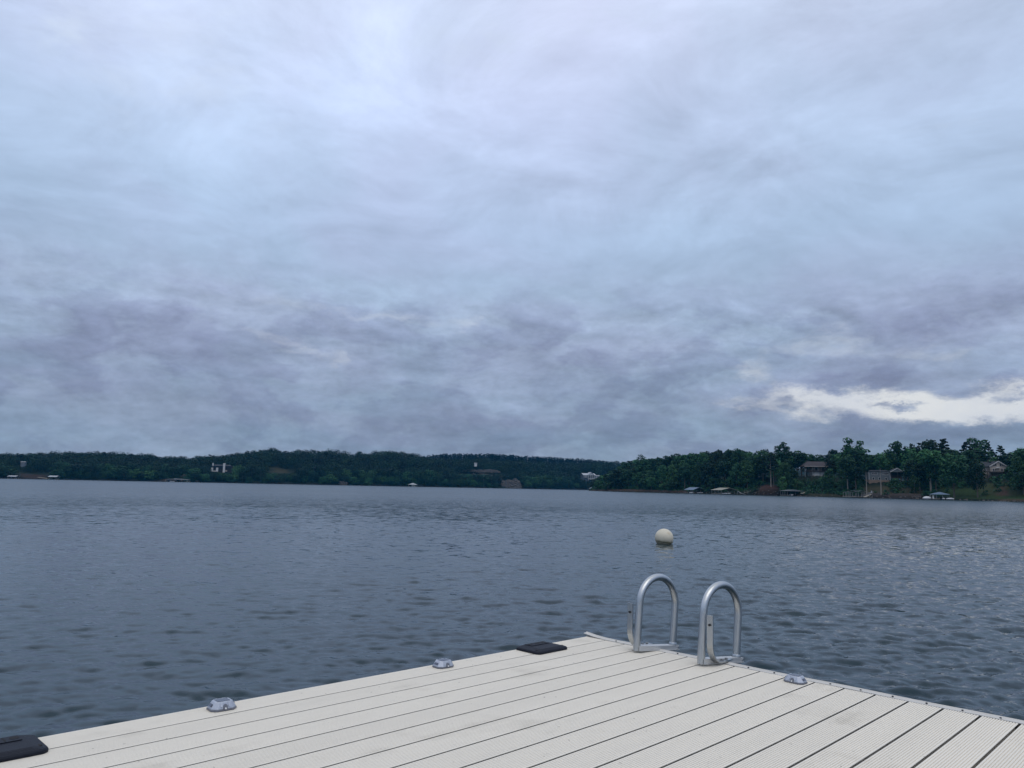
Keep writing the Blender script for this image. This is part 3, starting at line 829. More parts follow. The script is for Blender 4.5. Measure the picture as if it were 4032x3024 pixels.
def gable_roof(mb, x0, x1, y0, y1, z0, rise, th=0.22, along='y', over=0.5):
    """two sloping slabs; along = direction of the ridge"""
    if along == 'y':
        c = (x0 + x1) / 2; s = rise / (c - x0); xa, xb = x0 - over, x1 + over; zl = z0 - over * s
        mb.prism([(xa, zl), (c, z0 + rise), (xb, zl), (xb, zl + th), (c, z0 + rise + th), (xa, zl + th)], 1, y0 - over, y1 + over)
    else:
        c = (y0 + y1) / 2; s = rise / (c - y0); ya, yb = y0 - over, y1 + over; zl = z0 - over * s
        mb.prism([(ya, zl), (c, z0 + rise), (yb, zl), (yb, zl + th), (c, z0 + rise + th), (ya, zl + th)], 0, x0 - over, x1 + over)


def face(px, Y):      # rotation that turns a house front to the lake and the dock
    return -math.atan2((px - 2016) / F * 1.0, 1.0) * 0.6


def house_brown():
    Y = 446; z = ZH(3222, 1881, Y); s = Y / F
    h = thing('lake_house', 'two-storey house with brown hip roof, balcony and tall porch posts, above the wooden stairs', 'house', (XY(3222, Y, z), Y, z), -0.15)
    x0, x1 = -40 * s, 50 * s; ez = 43 * s; bz = 25 * s
    part('wall', SID_T, h, (x0 + 2.6, x1, 0, 9, -4, ez))
    mb = MB(); rz_ = 20 * s; a, b, y0, y1 = x0 - 2.2, x1 + 2, -2.8, 11
    mb.add([(a, y0, ez), (b, y0, ez), (b, y1, ez), (a, y1, ez), (a + 3.0, 4.1, ez + rz_), (b - 0.5, 4.1, ez + rz_), (a, y0, ez - .25), (b, y0, ez - .25), (b, y1, ez - .25), (a, y1, ez - .25)],
           [(0, 1, 5, 4), (1, 2, 5), (2, 3, 4, 5), (3, 0, 4), (0, 6, 7, 1), (1, 7, 8, 2), (2, 8, 9, 3), (3, 9, 6, 0), (9, 8, 7, 6)])
    ro = mb.build('roof', ROOF_BR, h)
    part('fascia', SID_T, ro, (a, b, y0 - .06, y0 - .01, ez - .3, ez + .02))
    part('lower_wall', SID_W, h, (x0 + 2.62, x1 - .05, -.9, -.01, -4, bz - .40))
    part('balcony', WOODD, h, (x0 - 2, x1, -1.9, -.02, bz - .35, bz))
    railing(h, x0 - 2, x1, -1.85, bz)
    for i, xx in enumerate((x0 - 1.9, x0 + 3, x0 + 6.5, x0 + 9.6, x1 - 0.6)):
        part('porch_post', POSTG if i == 0 else WOODD, h, (xx, xx + .18, -2.2, -2.02, -5 if i == 0 else -1, ez - .3))
    for xx, w in ((x0 + 4.2, 1.6), (x0 + 8.2, 1.8), (x0 + 11.6, 1.3)): window(h, xx, bz + .1, w, 2.0, 0)
    window(h, x0 + 8.4, .1, .9, 2.1, -.9); window(h, x0 + 10.3, .1, 1.9, 2.2, -.9, panes=2)
    st = thing('wooden_stairs', 'brown wooden deck and zigzag stairs leading down from the brown-roofed house', 'stairs', (0, 0, 0))
    mb = MB(); mb2 = MB()
    def P(px, py, yy): zz = ZH(px, py, yy); return (XY(px, yy, zz), yy, zz)
    p = P(3216, 1884, 441); mb.box(p[0] - 3.4, p[0] + 1.2, 439.5, 443, p[2] - .3, p[2])
    for xx in (-3.3, -1.5, 1.0): mb2.box(p[0] + xx, p[0] + xx + .2, 439.6, 439.8, p[2] - 4.5, p[2] + 1.0)
    mb2.box(p[0] - 3.3, p[0] + 1.2, 439.55, 439.7, p[2] + .9, p[2] + 1.0)
    mb2.build('deck_frame', WOODB, st); mb.build('landing', WOODB, st)
    for a, b in (((3223, 1896), (3213, 1912)), ((3231, 1896), (3223, 1908))):
        mb = MB(); mb.bar(P(*a, 437), P(*b, 433), 1.0, .22); mb.build('stair_flight', PALEW, st)


def house_grey():
    Y = 396; z = ZH(3464, 1905, Y); s = Y / F
    h = thing('lake_house', 'grey-sided two-storey house with white window rows and a gabled porch at its right', 'house', (XY(3464, Y, z), Y, z), -0.22)
    x0, x1 = -38 * s, 39 * s; ez = 48 * s; xp = x1 + 47 * s
    part('wall', SID_G, h, (x0, x1, 0, 9, 2.0, ez))
    part('foundation', STONE, h, (x0 + .05, x1 - .05, .05, 8.9, -5, 2.0))
    mb = MB(); mb.add([(x0 - .5, -.5, ez), (x1 + .1, -.5, ez), (x1 + .1, 9.5, ez), (x0 - .5, 9.5, ez), (x0 + 2, 4.5, ez + .75), (x1 - 1, 4.5, ez + .75)],
                      [(0, 1, 5, 4), (1, 2, 5), (2, 3, 4, 5), (3, 0, 4), (3, 2, 1, 0)])
    mb.build('roof', ROOF_GR, h)
    part('corner_trim', TRIM, h, (x1 - .15, x1 + .05, -.1, .05, 1.9, ez - .05)); part('corner_trim', TRIM, h, (x0 - .05, x0 + .12, -.06, .05, 2.0, ez - .05))
    for a in (3437, 3474): window(h, (a - 3464) * s, 34 * s, (20 if a < 3450 else 24) * s, 10.5 * s, 0, panes=4 if a < 3450 else 5)
    for a in (3438, 3460, 3484): window(h, (a - 3464) * s, 11 * s + .4, 7.5 * s, 10.5 * s, 0, panes=1)
    por = MB(); por.box(x1 + .1, xp, -1.5, 6, 22 * s, 22 * s + .3); por.build('porch_floor', WOODD, h)
    part('porch_shade_wall', DARK, h, (x1 + .1, xp, 5.0, 5.2, 22 * s + .3, ez - .3))  # back of the open porch, its shade put into the dark colour
    for xx in (x1 + .15, (x1 + xp) / 2, xp - .2): part('porch_post', WOODD, h, (xx, xx + .16, -1.45, -1.29, -3, ez - .3))
    railing(h, x1 + .1, xp, -1.35, 22 * s + .3)
    mb = MB(); mb.prism([(x1 - .2, ez - .3), (xp + .1, ez - .3), ((x1 + xp) / 2, ez - .3 + 14 * s)], 1, -1.4, -1.2); mb.build('gable', SID_G, h)
    mb = MB(); gable_roof(mb, x1, xp, -1.3, 6, ez - .35, 14 * s, over=.25); pr_ = mb.build('porch_roof', ROOF_GR, h)
    mb = MB(); c = (x1 + xp) / 2
    for e in (x1 - .3, xp + .3): mb.bar((e, -1.62, ez - .42), (c, -1.62, ez - .2 + 14 * s), .06, .28)
    mb.build('fascia', TRIM, pr_)


def house_gable():
    Y = 377; z = ZH(3925, 1888, Y); s = Y / F
    h = thing('lake_house', 'tan gabled house with tall white-framed windows under the rake and a wide dark deck', 'house', (XY(3934, Y, z), Y, z), -0.10)
    hw = 31 * s; ez = 50 * s; ap = 69 * s; dk = 29 * s
    mb = MB(); mb.prism([(-hw, -4), (hw, -4), (hw, ez), (0, ap), (-hw, ez)], 1, 0, 10); mb.build('wall', SID_T, h)
    part('wing_wall', SID_T, h, (-hw - 23 * s, -hw - .01, 1.2, 9, -4, ez - .2))
    mb = MB(); gable_roof(mb, -hw, hw, 0, 10, ez + .1, ap - ez, over=.45); ro = mb.build('roof', ROOF_GR, h)
    mb = MB()
    for e in (-1, 1): mb.bar((e * (hw + .5), -.5, ez - .2), (0, -.5, ap + .15), .06, .35)
    mb.build('fascia', TRIM, ro)
    mb = MB(); gable_roof(mb, -hw - 24 * s, -.5, .8, 9.4, ez - .1, 18 * s, along='x', over=.4); mb.build('wing_roof', ROOF_GR, h)
    part('chimney', WOODD, h, (-18 * s, -18 * s + .5, 5, 5.5, ap - .5, ap + 1.2))
    for i, e in enumerate((-25, -18.5, -12, 5, 11.5, 18)):       # windows that follow the rake
        x = e * s; w = 5.6 * s; z0 = ez + .05
        def rk(q): return ez + (ap - ez) * (1 - abs(q) / hw) - .35
        zz = (max(rk(x), z0 + .25), max(rk(x + w), z0 + .25))
        mb = MB(); mb.prism([(x, z0), (x + w, z0), (x + w, zz[1]), (x, zz[0])], 1, -.08, .02); fo = mb.build('window', TRIM, h)
        mb = MB(); mb.prism([(x + .07, z0 + .07), (x + w - .07, z0 + .07), (x + w - .07, zz[1] - .09), (x + .07, zz[0] - .09)], 1, -.10, -.085); mb.build('pane', GLASS, fo)
    for a, w, p in ((-21, 6.5, 1), (-13.5, 5, 1), (8, 9, 2), (19, 7.5, 1)): window(h, a * s, dk + .15, w * s, 12 * s, 0, panes=p)
    window(h, -hw - 16 * s, dk + .2, 5 * s, 9 * s, 1.2); window(h, -20 * s, .2, 18 * s, 10 * s, 0, panes=3); window(h, 10 * s, .6, 13 * s, 8 * s, 0, panes=2)
    mb = MB(); n = 9                                             # eyebrow over the terrace door
    pts = [(-3 * s + 5.5 * s * math.cos(math.pi * i / n), 43 * s + 5 * s * math.sin(math.pi * i / n)) for i in range(n + 1)]
    mb.prism(pts, 1, -.8, -.01); mb.build('door_hood', TRIM, h)
    mb = MB(); mb.box(-hw - 25 * s, hw + 1, -3.2, -.02, dk - .4, dk); dko = mb.build('deck', WOODD, h)
    railing(dko, -hw - 25 * s, hw + 1, -3.1, dk)
    for i in range(6):
        xx = -hw - 24 * s + (2 * hw + 25 * s) * i / 5; part('deck_post', WOODD, h, (xx, xx + .2, -3.1, -2.9, -5, dk - .4))
    # terraced steps below
    st = thing('terrace_steps', 'stepped timber and stone terraces below the gabled house', 'steps', (0, 0, 0))
    for i, (px0, px1, py, yy) in enumerate(((3880, 3930, 1890, 372), (3878, 3928, 1899, 369), (3876, 3926, 1909, 366), (3888, 3922, 1918, 363))):
        zz = ZH(3900, py, yy); xa = XY(px0, yy, zz); xb = XY(px1, yy, zz)
        part('terrace_wall', STONE if i % 2 else PALEW, st, (xa, xb, yy, yy + 2.6, zz - 2.6, zz))


def house_modern():
    Y = 858; z = ZH(873, 1858, Y); s = Y / F
    h = thing('modern_house', 'dark modern house with white chimneys and white terrace frame on the far left hillside', 'house', (XY(873, Y, z), Y, z), 0.2)
    part('wall', DARK, h, (-38 * s, 40 * s, 0, 12, -3, 24 * s))
    mb = MB(); a, b = -40 * s, 33 * s; e = 22 * s
    mb.add([(a, -2, e), (b, -2, e), (b, 14, e), (a, 14, e), (a + 8 * s, 6, e + 6 * s), (b - 8 * s, 6, e + 6 * s)], [(0, 1, 5, 4), (1, 2, 5), (2, 3, 4, 5), (3, 0, 4), (3, 2, 1, 0)])
    mb.build('roof', ROOF_GR, h); part('side_roof', ROOF_GR, h, (b, 44 * s, -1, 10, 12 * s, 14 * s))
    part('chimney', SID_W, h, (-36 * s, -32 * s, -.6, .8, 20 * s, 33 * s)); part('chimney', SID_W, h, (5 * s, 12.5 * s, -2.6, -.9, -1, 33 * s))
    part('terrace_frame', SID_W, h, (-38 * s, -31 * s, -4, -2.2, 0, 15 * s), (-19 * s, -12 * s, -4, -2.2, 0, 15 * s), (-31 * s, -19 * s, -3.9, -2.3, 0, 3.5 * s))
    part('terrace_wall', SID_T, h, (12.6 * s, 20 * s, -2, -.3, 1 * s, 6 * s))
    for x in (-30, -24, -8, -2, 14): window(h, x * s, 12 * s, 5 * s, 8 * s, 0, frame=ROOF_GR)


def house_cove():
    Y = 1085; z = ZH(2320, 1890, Y); s = Y / F
    h = thing('white_house', 'white house with metal roof, centre gable and columned porch in the far cove', 'house', (XY(2320, Y, z), Y, z), 0.25)
    part('wall', SID_B, h, (-26 * s, 27 * s, 0, 12, -2, 19 * s))  # white house; porch shade put into this wall colour behind the columns
    mb = MB(); gable_roof(mb, -26 * s, 24 * s, -2.5, 12, 18 * s, 7 * s, along='x', over=.6); mb.build('roof', METAL_W, h)
    mb = MB(); gable_roof(mb, -8 * s, 16 * s, -4, 6, 19 * s, 10 * s, over=.5); mb.build('gable_roof', METAL_W, h)
    mb = MB(); mb.prism([(-8 * s, 18 * s), (16 * s, 18 * s), (4 * s, 28 * s)], 1, -3.7, -3.5); mb.build('gable', SID_W, h)
    part('porch_floor', SID_W, h, (-8 * s, 26 * s, -4, -.02, 3 * s, 5 * s), (-25 * s, -8.1 * s, -3, -.02, 9 * s, 10 * s))
    for x in (-24, -19, -14, -8): part('column', SID_W, h, (x * s, (x + 1.2) * s, -3, -2.4, 10 * s, 18 * s))
    for x in (-7, 1, 9, 17, 25): part('column', SID_W, h, (x * s, (x + 1.3) * s, -4, -3.4, -8 * s, 18 * s))
    for x in (-22, -17, -12, -2, 5, 12, 19): window(h, x * s, (12 if x < -8 else 7) * s, 4.2 * s, 6 * s, 0)
    part('wing_wall', SID_B, h, (27.2 * s, 50 * s, 3, 11, -2, 15 * s))
    mb = MB(); gable_roof(mb, 27.2 * s, 50 * s, 3, 11, 15 * s, 4 * s, along='x', over=.5); mb.build('wing_roof', METAL_G, h)
    for x in (30, 37, 44): window(h, x * s, 8 * s, 4 * s, 4 * s, 3)


def small_house(px, py, Y, w, hh, label, m, roof, name='small_house'):
    z = ZH(px, py, Y); h = thing(name, label, 'house', (XY(px, Y, z), Y, z), 0.1)
    part('wall', m, h, (-w / 2, w / 2, 0, w * .8, -3, hh))
    mb = MB(); gable_roof(mb, -w / 2, w / 2, 0, w * .8, hh, hh * .28, along='x', over=.4); mb.build('roof', roof, h)
    for i in range(2): window(h, -w * .32 + i * w * .4, hh * .3, w * .2, hh * .4, 0)


house_brown(); house_grey(); house_gable(); house_modern(); house_cove()
small_house(89, 1829, 790, 4.2, 2.2, 'small grey building with pale roof above the bare slope at far left', SID_B, mat('roof_metal_dull', (0.24, 0.25, 0.26), .6, .1, 1.0), 'small_building')
small_house(1873, 1829, 1016, 3.4, 1.2, 'tiny white house among the trees above the tan terraces', SID_W, METAL_W)


# ------------------------------------------------------------------ boathouses, gangways and boats
def boathouse(px, Y, w, d, eave, label, roof='gable', rm=METAL_G, rise=1.2, rz=0.0, along='y', posts=4, deckm=PALEW, pm=POSTG, name='boathouse'):
    h = thing(name, label, 'boathouse', (XY(px, Y, 0), Y, 0), rz)
    x0, x1 = -w / 2, w / 2
    part('float', FLOATM, h, (x0, x0 + 1.6, 0, d, -.3, .35), (x1 - 1.6, x1, 0, d, -.3, .35), (x0 + 1.6, x1 - 1.6, d - 1.8, d, -.3, .35))
    part('dock_deck', deckm, h, (x0 - .05, x0 + 1.65, -.05, d, .355, .5), (x1 - 1.65, x1 + .05, -.05, d, .355, .5), (x0 + 1.65, x1 - 1.65, d - 1.85, d + .05, .355, .5))
    for i in range(posts):
        xx = x0 + .1 + (w - .32) * i / (posts - 1)
        for yy in (0.1, d - .25):
            if yy < 1 and 0 < i < posts - 1 and i % 2 == 1 and posts > 4: continue
            part('post', pm, h, (xx, xx + .12, yy, yy + .12, .5, eave))
    for yy in (d * .33, d * .66):
        for xx in (x0 + .1, x1 - .22): part('post', pm, h, (xx, xx + .12, yy, yy + .12, .5, eave))
    mb = MB()
    if roof == 'gable': gable_roof(mb, x0, x1, 0, d, eave, rise, .12, along, .35)
    elif roof == 'hip':
        o = .4; mb.add([(x0 - o, -o, eave), (x1 + o, -o, eave), (x1 + o, d + o, eave), (x0 - o, d + o, eave), (-w * .06, d / 2, eave + rise), (w * .06, d / 2, eave + rise)],
                       [(0, 1, 5, 4), (1, 2, 5), (2, 3, 4, 5), (3, 0, 4), (3, 2, 1, 0)])
    elif roof == 'frame':
        for yy in (0.15, d - .2):
            mb.bar((x0, yy, eave), (0, yy, eave + rise), .09, .12); mb.bar((x1, yy, eave), (0, yy, eave + rise), .09, .12)
        for xx, zz in ((x0, eave), (0, eave + rise), (x1, eave)): mb.bar((xx, .1, zz + .08), (xx, d - .1, zz + .08), .08, .08)
        mb.build('roof_frame', rm, h); return h
    else: mb.prism([(x0 - .3, eave), (x1 + .3, eave - .1), (x1 + .3, eave + .12), (0, eave + rise), (x0 - .3, eave + .15)], 1, -.3, d + .3)
    mb.build('roof', rm, h)
    return h


def boat(px, Y, L, label, rz=0.0, z=0.15, cover=False, name='motor_boat'):
    b = thing(name, label, 'boat', (XY(px, Y, z), Y, z), rz)
    mb = MB(); n = 10; S = []
    for i in range(n):
        f = i / (n - 1); x = (f - .5) * L; wd = L * .17 * (1 - max(0, (f - .55) / .45) ** 2.2) + .02; kz = .25 * max(0, (f - .6) / .4) ** 2
        S.append([(x, -wd, .62 + .22 * f), (x, -wd * .85, .22 + kz), (x, 0, kz), (x, wd * .85, .22 + kz), (x, wd, .62 + .22 * f)])
    vs = [v for s_ in S for v in s_]; fs = [[i * 5 + k, (i + 1) * 5 + k, (i + 1) * 5 + k + 1, i * 5 + k + 1] for i in range(n - 1) for k in range(4)]
    fs += [[i * 5, i * 5 + 4, (i + 1) * 5 + 4, (i + 1) * 5] for i in range(n - 1)] + [[0, 1, 2, 3, 4]]
    mb.add(vs, fs, True); mb.build('hull', BOATW, b)
    if cover:
        mb = MB(); vs = []
        for i in range(n):
            f = i / (n - 1); x = (f - .5) * L; wd = L * .175 * (1 - max(0, (f - .55) / .45) ** 2.2) + .03; hz = .62 + .22 * f + .62 * math.sin(math.pi * min(1, f * .9 + .12)) ** .6
            vs += [(x, -wd, .5 + .2 * f), (x, -wd * .7, hz - .12), (x, 0, hz), (x, wd * .7, hz - .12), (x, wd, .5 + .2 * f)]
        mb.add(vs, [[i * 5 + k, (i + 1) * 5 + k, (i + 1) * 5 + k + 1, i * 5 + k + 1] for i in range(n - 1) for k in range(4)] + [[0, 1, 2, 3, 4]], True); mb.build('boat_cover', BOATW, b)
    else:
        mb = MB(); mb.prism([(L * .02, .75), (L * .12, .75), (L * .05, 1.25), (L * .03, 1.25)], 1, -L * .12, L * .12); mb.build('windscreen', GLASS, b)
        part('outboard_motor', BOATD, b, (-L * .5 - .45, -L * .5 - .02, -.2, .2, .1, 1.1)); part('seat', BOATD, b, (-L * .25, -L * .05, -L * .1, L * .1, .7, 1.05))
    return b


def jetski(px, Y, label, rz):
    b = thing('jet_ski', label, 'jet ski', (XY(px, Y, .2), Y, .2), rz)
    mb = MB(); n = 8; vs = []
    for i in range(n):
        f = i / (n - 1); x = (f - .5) * 3.1; wd = .55 * (1 - max(0, (f - .5) / .5) ** 2) + .02
        vs += [(x, -wd, .45 + .15 * f), (x, -wd * .7, .05), (x, wd * .7, .05), (x, wd, .45 + .15 * f), (x, 0, .55 + .3 * math.sin(math.pi * f))]
    mb.add(vs, [[i * 5 + k, (i + 1) * 5 + k, (i + 1) * 5 + (k + 1) % 5, i * 5 + (k + 1) % 5] for i in range(n - 1) for k in range(5)] + [[0, 1, 2, 3, 4]], True)
    mb.build('hull', BOATW, b)
    mb = MB(); mb.prism([(-1.1, .7), (.1, .8), (.15, .95), (-1.0, .95)], 1, -.2, .2); mb.build('seat', BOATD, b)
    mb = MB(); mb.bar((.35, -.4, 1.1), (.35, .4, 1.1), .08, .08); mb.bar((.6, 0, .75), (.35, 0, 1.1), .1, .1); mb.build('handlebar', BOATD, b)


def gangway(p0, p1, w, label, rails=True, m=PALEW):
    a = Vector(p0); b = Vector(p1); gw = thing('gangway', label, 'gangway', (0, 0, 0))
    mb = MB(); mb.bar(a, b, w, .28); mb.build('walkway', m, gw)
    if rails:
        sd_ = (b - a).cross(Vector((0, 0, 1))).normalized() * (w / 2)
        for sg in (-1, 1):
            mb = MB(); n = 7
            mb.bar(a + sd_ * sg + Vector((0, 0, 1)), b + sd_ * sg + Vector((0, 0, 1)), .08, .08)
            for i in range(n): q = a.lerp(b, i / (n - 1)) + sd_ * sg; mb.bar(q + Vector((0, 0, .14)), q + Vector((0, 0, .96)), .06, .06)
            mb.build('handrail', POSTG, gw)


def PP(px, py, Y): z = ZH(px, py, Y); return (XY(px, Y, z), Y, z)


boathouse(2752, 484, 9.2, 8.5, 2.4, 'open boathouse with blue metal gable roof at the foot of the dark wood', 'gable', METAL_B, 1.5, 0.45, 'y', 4)
boat(2722, 483, 3.0, 'white boat with a canopy frame moored left of the blue-roofed boathouse', 0.3)
boat(2756, 486, 4.2, 'white boat floating inside the blue-roofed boathouse', 0.2, .12)
boathouse(2873, 450, 12.5, 9, 2.5, 'open boathouse with beige metal gable roof and grey posts', 'gable', METAL_T, 1.35, 0.40, 'y', 6)
boat(2860, 451, 5.6, 'white boat floating inside the beige-roofed boathouse', 0.15, .12)
sl = thing('water_slide', 'curved white water slide at the right end of the beige-roofed boathouse', 'slide', (XY(2924, 448, 0), 448, 0))
mb = MB(); pts = [(-2.2, 2.5, 2.05), (-1.6, 2.3, 1.95), (-.9, 1.9, 1.35), (-.2, 1.4, .85), (.7, .9, .55), (1.7, .5, .42)]
for i in range(5): mb.bar(pts[i], pts[i + 1], .62, .12)
mb.build('chute', BOATW, sl)
mb = MB(); mb.bar((-2.2, 2.2, .4), (-2.2, 2.2, 2.0), .08, .08); mb.bar((-2.2, 2.75, .4), (-2.2, 2.75, 2.0), .08, .08); mb.bar((-.9, 1.9, .4), (-.9, 1.9, 1.3), .08, .08)
for k in range(4): mb.bar((-2.2, 2.2, .6 + .35 * k), (-2.2, 2.75, .6 + .35 * k), .05, .05)
mb.build('slide_ladder', POSTG, sl); part('float', FLOATM, sl, (-2.6, 1.4, -.2, 3.2, -.3, .4))
gangway(PP(2930, 1939, 451), PP(3006, 1929, 447), 1.3, 'long pale gangway from the beige-roofed boathouse to the red clay bank')
boathouse(3132, 414, 9.4, 8, 2.7, 'boathouse with low grey metal roof left of the second pale gangway', 'low', METAL_G, .75, 0.12, 'y', 5)
boat(3118, 414, 3.6, 'small white boat under the low grey boathouse roof', 0.9, .12)
gangway(PP(3156, 1943, 412), PP(3214, 1921, 425), 1.2, 'pale wooden gangway climbing from the grey-roofed boathouse towards the house stairs', False)
boathouse(3393, 371, 11.2, 7.5, 2.5, 'bare frame boathouse without roof panels, grey posts and trusses', 'frame', POSTG, 1.0, 0.06, 'y', 8)
gangway(PP(3404, 1957, 371), PP(3436, 1944, 378), 1.1, 'pale gangway climbing through the frame-only boathouse to the bank', True)
boathouse(3713, 340, 5.8, 6, 2.35, 'canopy dock with blue hip roof beside the white covered boat', 'hip', METAL_B, 1.15, -0.1, 'y', 3)
boat(3651, 339, 3.5, 'white covered boat left of the blue hip-roofed canopy dock', 0.05, .1, True, 'covered_boat')
jetski(3742, 337, 'white jet ski floating right of the blue canopy dock', -.15)
jetski(3714, 341, 'dark-seated jet ski under the blue canopy roof', 1.2)
dk = thing('swim_platform', 'small dock with pale posts between the covered boat and blue canopy', 'dock', (XY(3676, 340, 0), 340, 0))
part('float', FLOATM, dk, (-2.2, 1.6, 0, 3, -.3, .3)); part('dock_deck', PALEW, dk, (-2.25, 1.65, -.05, 3.05, .305, .42))
for xx, hh in ((-1.6, 2.0), (-1.1, 2.3), (-.4, 1.9), (1.3, 2.1)): part('post', POSTG, dk, (xx, xx + .12, .2, .32, .42, hh))


def lighthouse(px, Y, z, h, label, spiral):
    o = thing('ornamental_lighthouse', label, 'lighthouse', (XY(px, Y, z), Y, z)); mb = MB(); rows = 13; sides = 14
    black = MB()
    for i in range(rows - 1):
        for k in range(sides):
            def V(ii, kk, e=0.0):
                f = ii / (rows - 1); r = h * (.21 - .09 * f) + e; a = 2 * math.pi * kk / sides; return (r * math.cos(a), r * math.sin(a), f * h * .72)
            q = [V(i, k), V(i, k + 1), V(i + 1, k + 1), V(i + 1, k)]
            (black if spiral and ((k + i * 2.2) % sides) < sides * .45 else mb).add(q, [(0, 1, 2, 3)])
    mb.build('tower', BOATW, o)
    if spiral: black.build('spiral_stripe', BOATD, o)
    g_ = MB(); g_.tube([(0, 0, h * .72), (0, 0, h * .76)], h * .17, 14); g_.build('gallery', BOATD if spiral else BOATW, o)
    g_ = MB(); g_.tube([(0, 0, h * .76), (0, 0, h * .88)], h * .08, 12); g_.build('lantern', GLASS if spiral else BOATW, o)
    g_ = MB(); g_.tube([(0, 0, h * .88), (0, 0, h)], [h * .11, h * .01], 12); g_.build('cap', BOATD if spiral else BOATW, o)


lighthouse(3432, 370, ZH(3432, 1941, 370), 1.75, 'small ornamental lighthouse with black and white stripes beside the frame boathouse', True)
lighthouse(3675, 339.5, .42, 1.5, 'small white ornamental lighthouse on the dock beside the covered boat', False)

boathouse(2344, 664, 7.4, 7, 2.0, 'boat shelter with white hip roof at the tip of the low point', 'hip', METAL_W, 1.9, 0.1, 'y', 3)
dk = thing('swim_platform', 'white framed dock and small gangway near the white house cove', 'dock', (XY(2394, 655, 0), 655, .2))
part('float', FLOATM, dk, (-4, 4, 2, 6, -.3, .3)); part('dock_deck', PALEW, dk, (-4, 4, 1.95, 6, .3, .42))
mb = MB(); mb.bar((-3, 3, .4), (3.5, 3, 2.3), .15, .15); mb.bar((-1, 3.2, .4), (-1, 3.2, 3.2), .15, .15); mb.bar((-3, 3.1, 2.6), (1, 3.1, 3.2), .15, .15); mb.bar((3.5, 3, .4), (3.5, 3, 2.3), .15, .15); mb.build('frame', TRIM, dk)
boathouse(1624, 908, 10.2, 9, 2.3, 'boat shelter with white hip roof standing alone under the dark far wood', 'hip', METAL_W, 1.9, 0.05, 'y', 3)
boat(1627, 908, 4.2, 'white boat under the white hip-roofed shelter on the far shore', .1, .15)
bh = boathouse(692, 786, 22, 9, 2.6, 'long low grey boathouse on the far shore below the white-chimneyed house', 'low', mat('roof_pale_grey', (0.28, 0.29, 0.31), .5, .1, .8), .7, 0.0, 'y', 9, pm=TRIM)
part('cupola', METAL_G, bh, (-3.5, -1.2, 3.5, 5.5, 3.2, 3.8))
boat(678, 783, 5.0, 'white boat moored in front of the long grey boathouse', .1, .1)
boathouse(45, 716, 7.2, 7, 2.1, 'boathouse with white sloping roof at the far left end of the shore', 'gable', METAL_W, .9, .15, 'x', 3)
boathouse(205, 733, 7.4, 7.5, 2.6, 'boathouse with white sloping roof right of the bare brown slope', 'gable', METAL_W, 1.1, .15, 'x', 3)
gangway(PP(150, 1879, 738), PP(186, 1884, 733), 1.4, 'grey gangway between the bare brown slope and the white-roofed boathouse', False)


def rock(name, px, py0, py1, wpx, Y, label, seed):
    g_ = np.random.default_rng(seed); z0 = min(0, ZH(px, py1, Y)) - .8 if py1 > HPX(px) - 3 else ZH(px, py1, Y) - 1; z1 = ZH(px, py0, Y); w = wpx / F * Y
    nx, nz = 26, 14; P = np.zeros((nz, nx, 3))
    for j in range(nz):
        for i in range(nx):
            u = i / (nx - 1); v = j / (nz - 1)
            topv = (0.86 + 0.14 * math.sin(u * 13 + seed) * math.sin(u * 5.1 + 1)) * min(1, .45 + 6 * min(u, 1 - u))
            ledge = 0.8 * math.floor(v * 5) / 5
            P[j, i] = ((u - .5) * w, (4.0 + 4 * abs(u - .5) ** 2 * 4) * 0 + ledge * 3 + 2.5 * abs(u - .5) ** 2 * 4 + g_.normal(0, .35), (z1 - z0) * v * min(1, topv) + g_.normal(0, .12))
    back = P[-1:].copy(); back[..., 1] += 9; back[..., 2] -= .5
    P = np.concatenate([P, back]); me_o = grid_obj(name, P, ROCK, smooth=False); del me_o['kind']
    me_o.location = (XY(px, Y, z0), Y, z0); tag(me_o, label, 'rock')


rock('rock_bluff', 2012, 1883, 1919, 82, farD(2012) - 1.5, 'large tan rock bluff at the waterline of the far shore', 2)
rock('rock_bluff', 690, 1864, 1896, 70, farD(700) + 9, 'brown rocky bank behind the long grey boathouse', 5)
rock('rock_ledge', 1895, 1848, 1858, 150, farD(1895) + 47, 'upper tan stone terrace in the clearing below the tiny white house', 8)
rock('rock_ledge', 1885, 1865, 1875, 120, farD(1885) + 38, 'lower tan stone ledge under the upper terrace on the far hillside', 9)
rock('shore_boulder', 768, 1889, 1899, 16, farD(768) - 1, 'pale boulder at the waterline right of the long grey boathouse', 3)
rock('rock_ledge', 1345, 1893, 1906, 36, farD(1345) - 1, 'small pinkish rock shelf at the far waterline left of the white boat shelter', 4)
rock('rock_ledge', 1110, 1884, 1893, 22, farD(1110) + 3, 'small pale rock patch above the far waterline below the tan clearing', 6)
# stones along the near waterline of the right shore
mb = MB(); g_ = random.Random(9)
for i in range(420):
    px = g_.uniform(2325, 4300); t = g_.uniform(-.4, 1.6); Y = float(nearD(px)) + t; z = float(near_h(np.array(px), np.array(t))); r = g_.uniform(.15, .5); x = XY(px, Y, z)
    vs = [(x + r * a * g_.uniform(.7, 1.2), Y + r * b * g_.uniform(.7, 1.2), z + r * c * g_.uniform(.5, .9)) for a, b, c in ((-1, -1, -.5), (1, -1, -.5), (1, 1, -.5), (-1, 1, -.5), (-.6, -.6, .8), (.6, -.6, .8), (.6, .6, .8), (-.6, .6, .8))]
    mb.add(vs, [(4, 5, 6, 7), (0, 1, 5, 4), (1, 2, 6, 5), (2, 3, 7, 6), (3, 0, 4, 7)])
tag(mb.build('shore_stones', mat('riprap', (0.10, 0.085, 0.078), .95, .4, .8)), 'loose stones strewn along the waterline of the right shore', 'stones', kind='stuff')

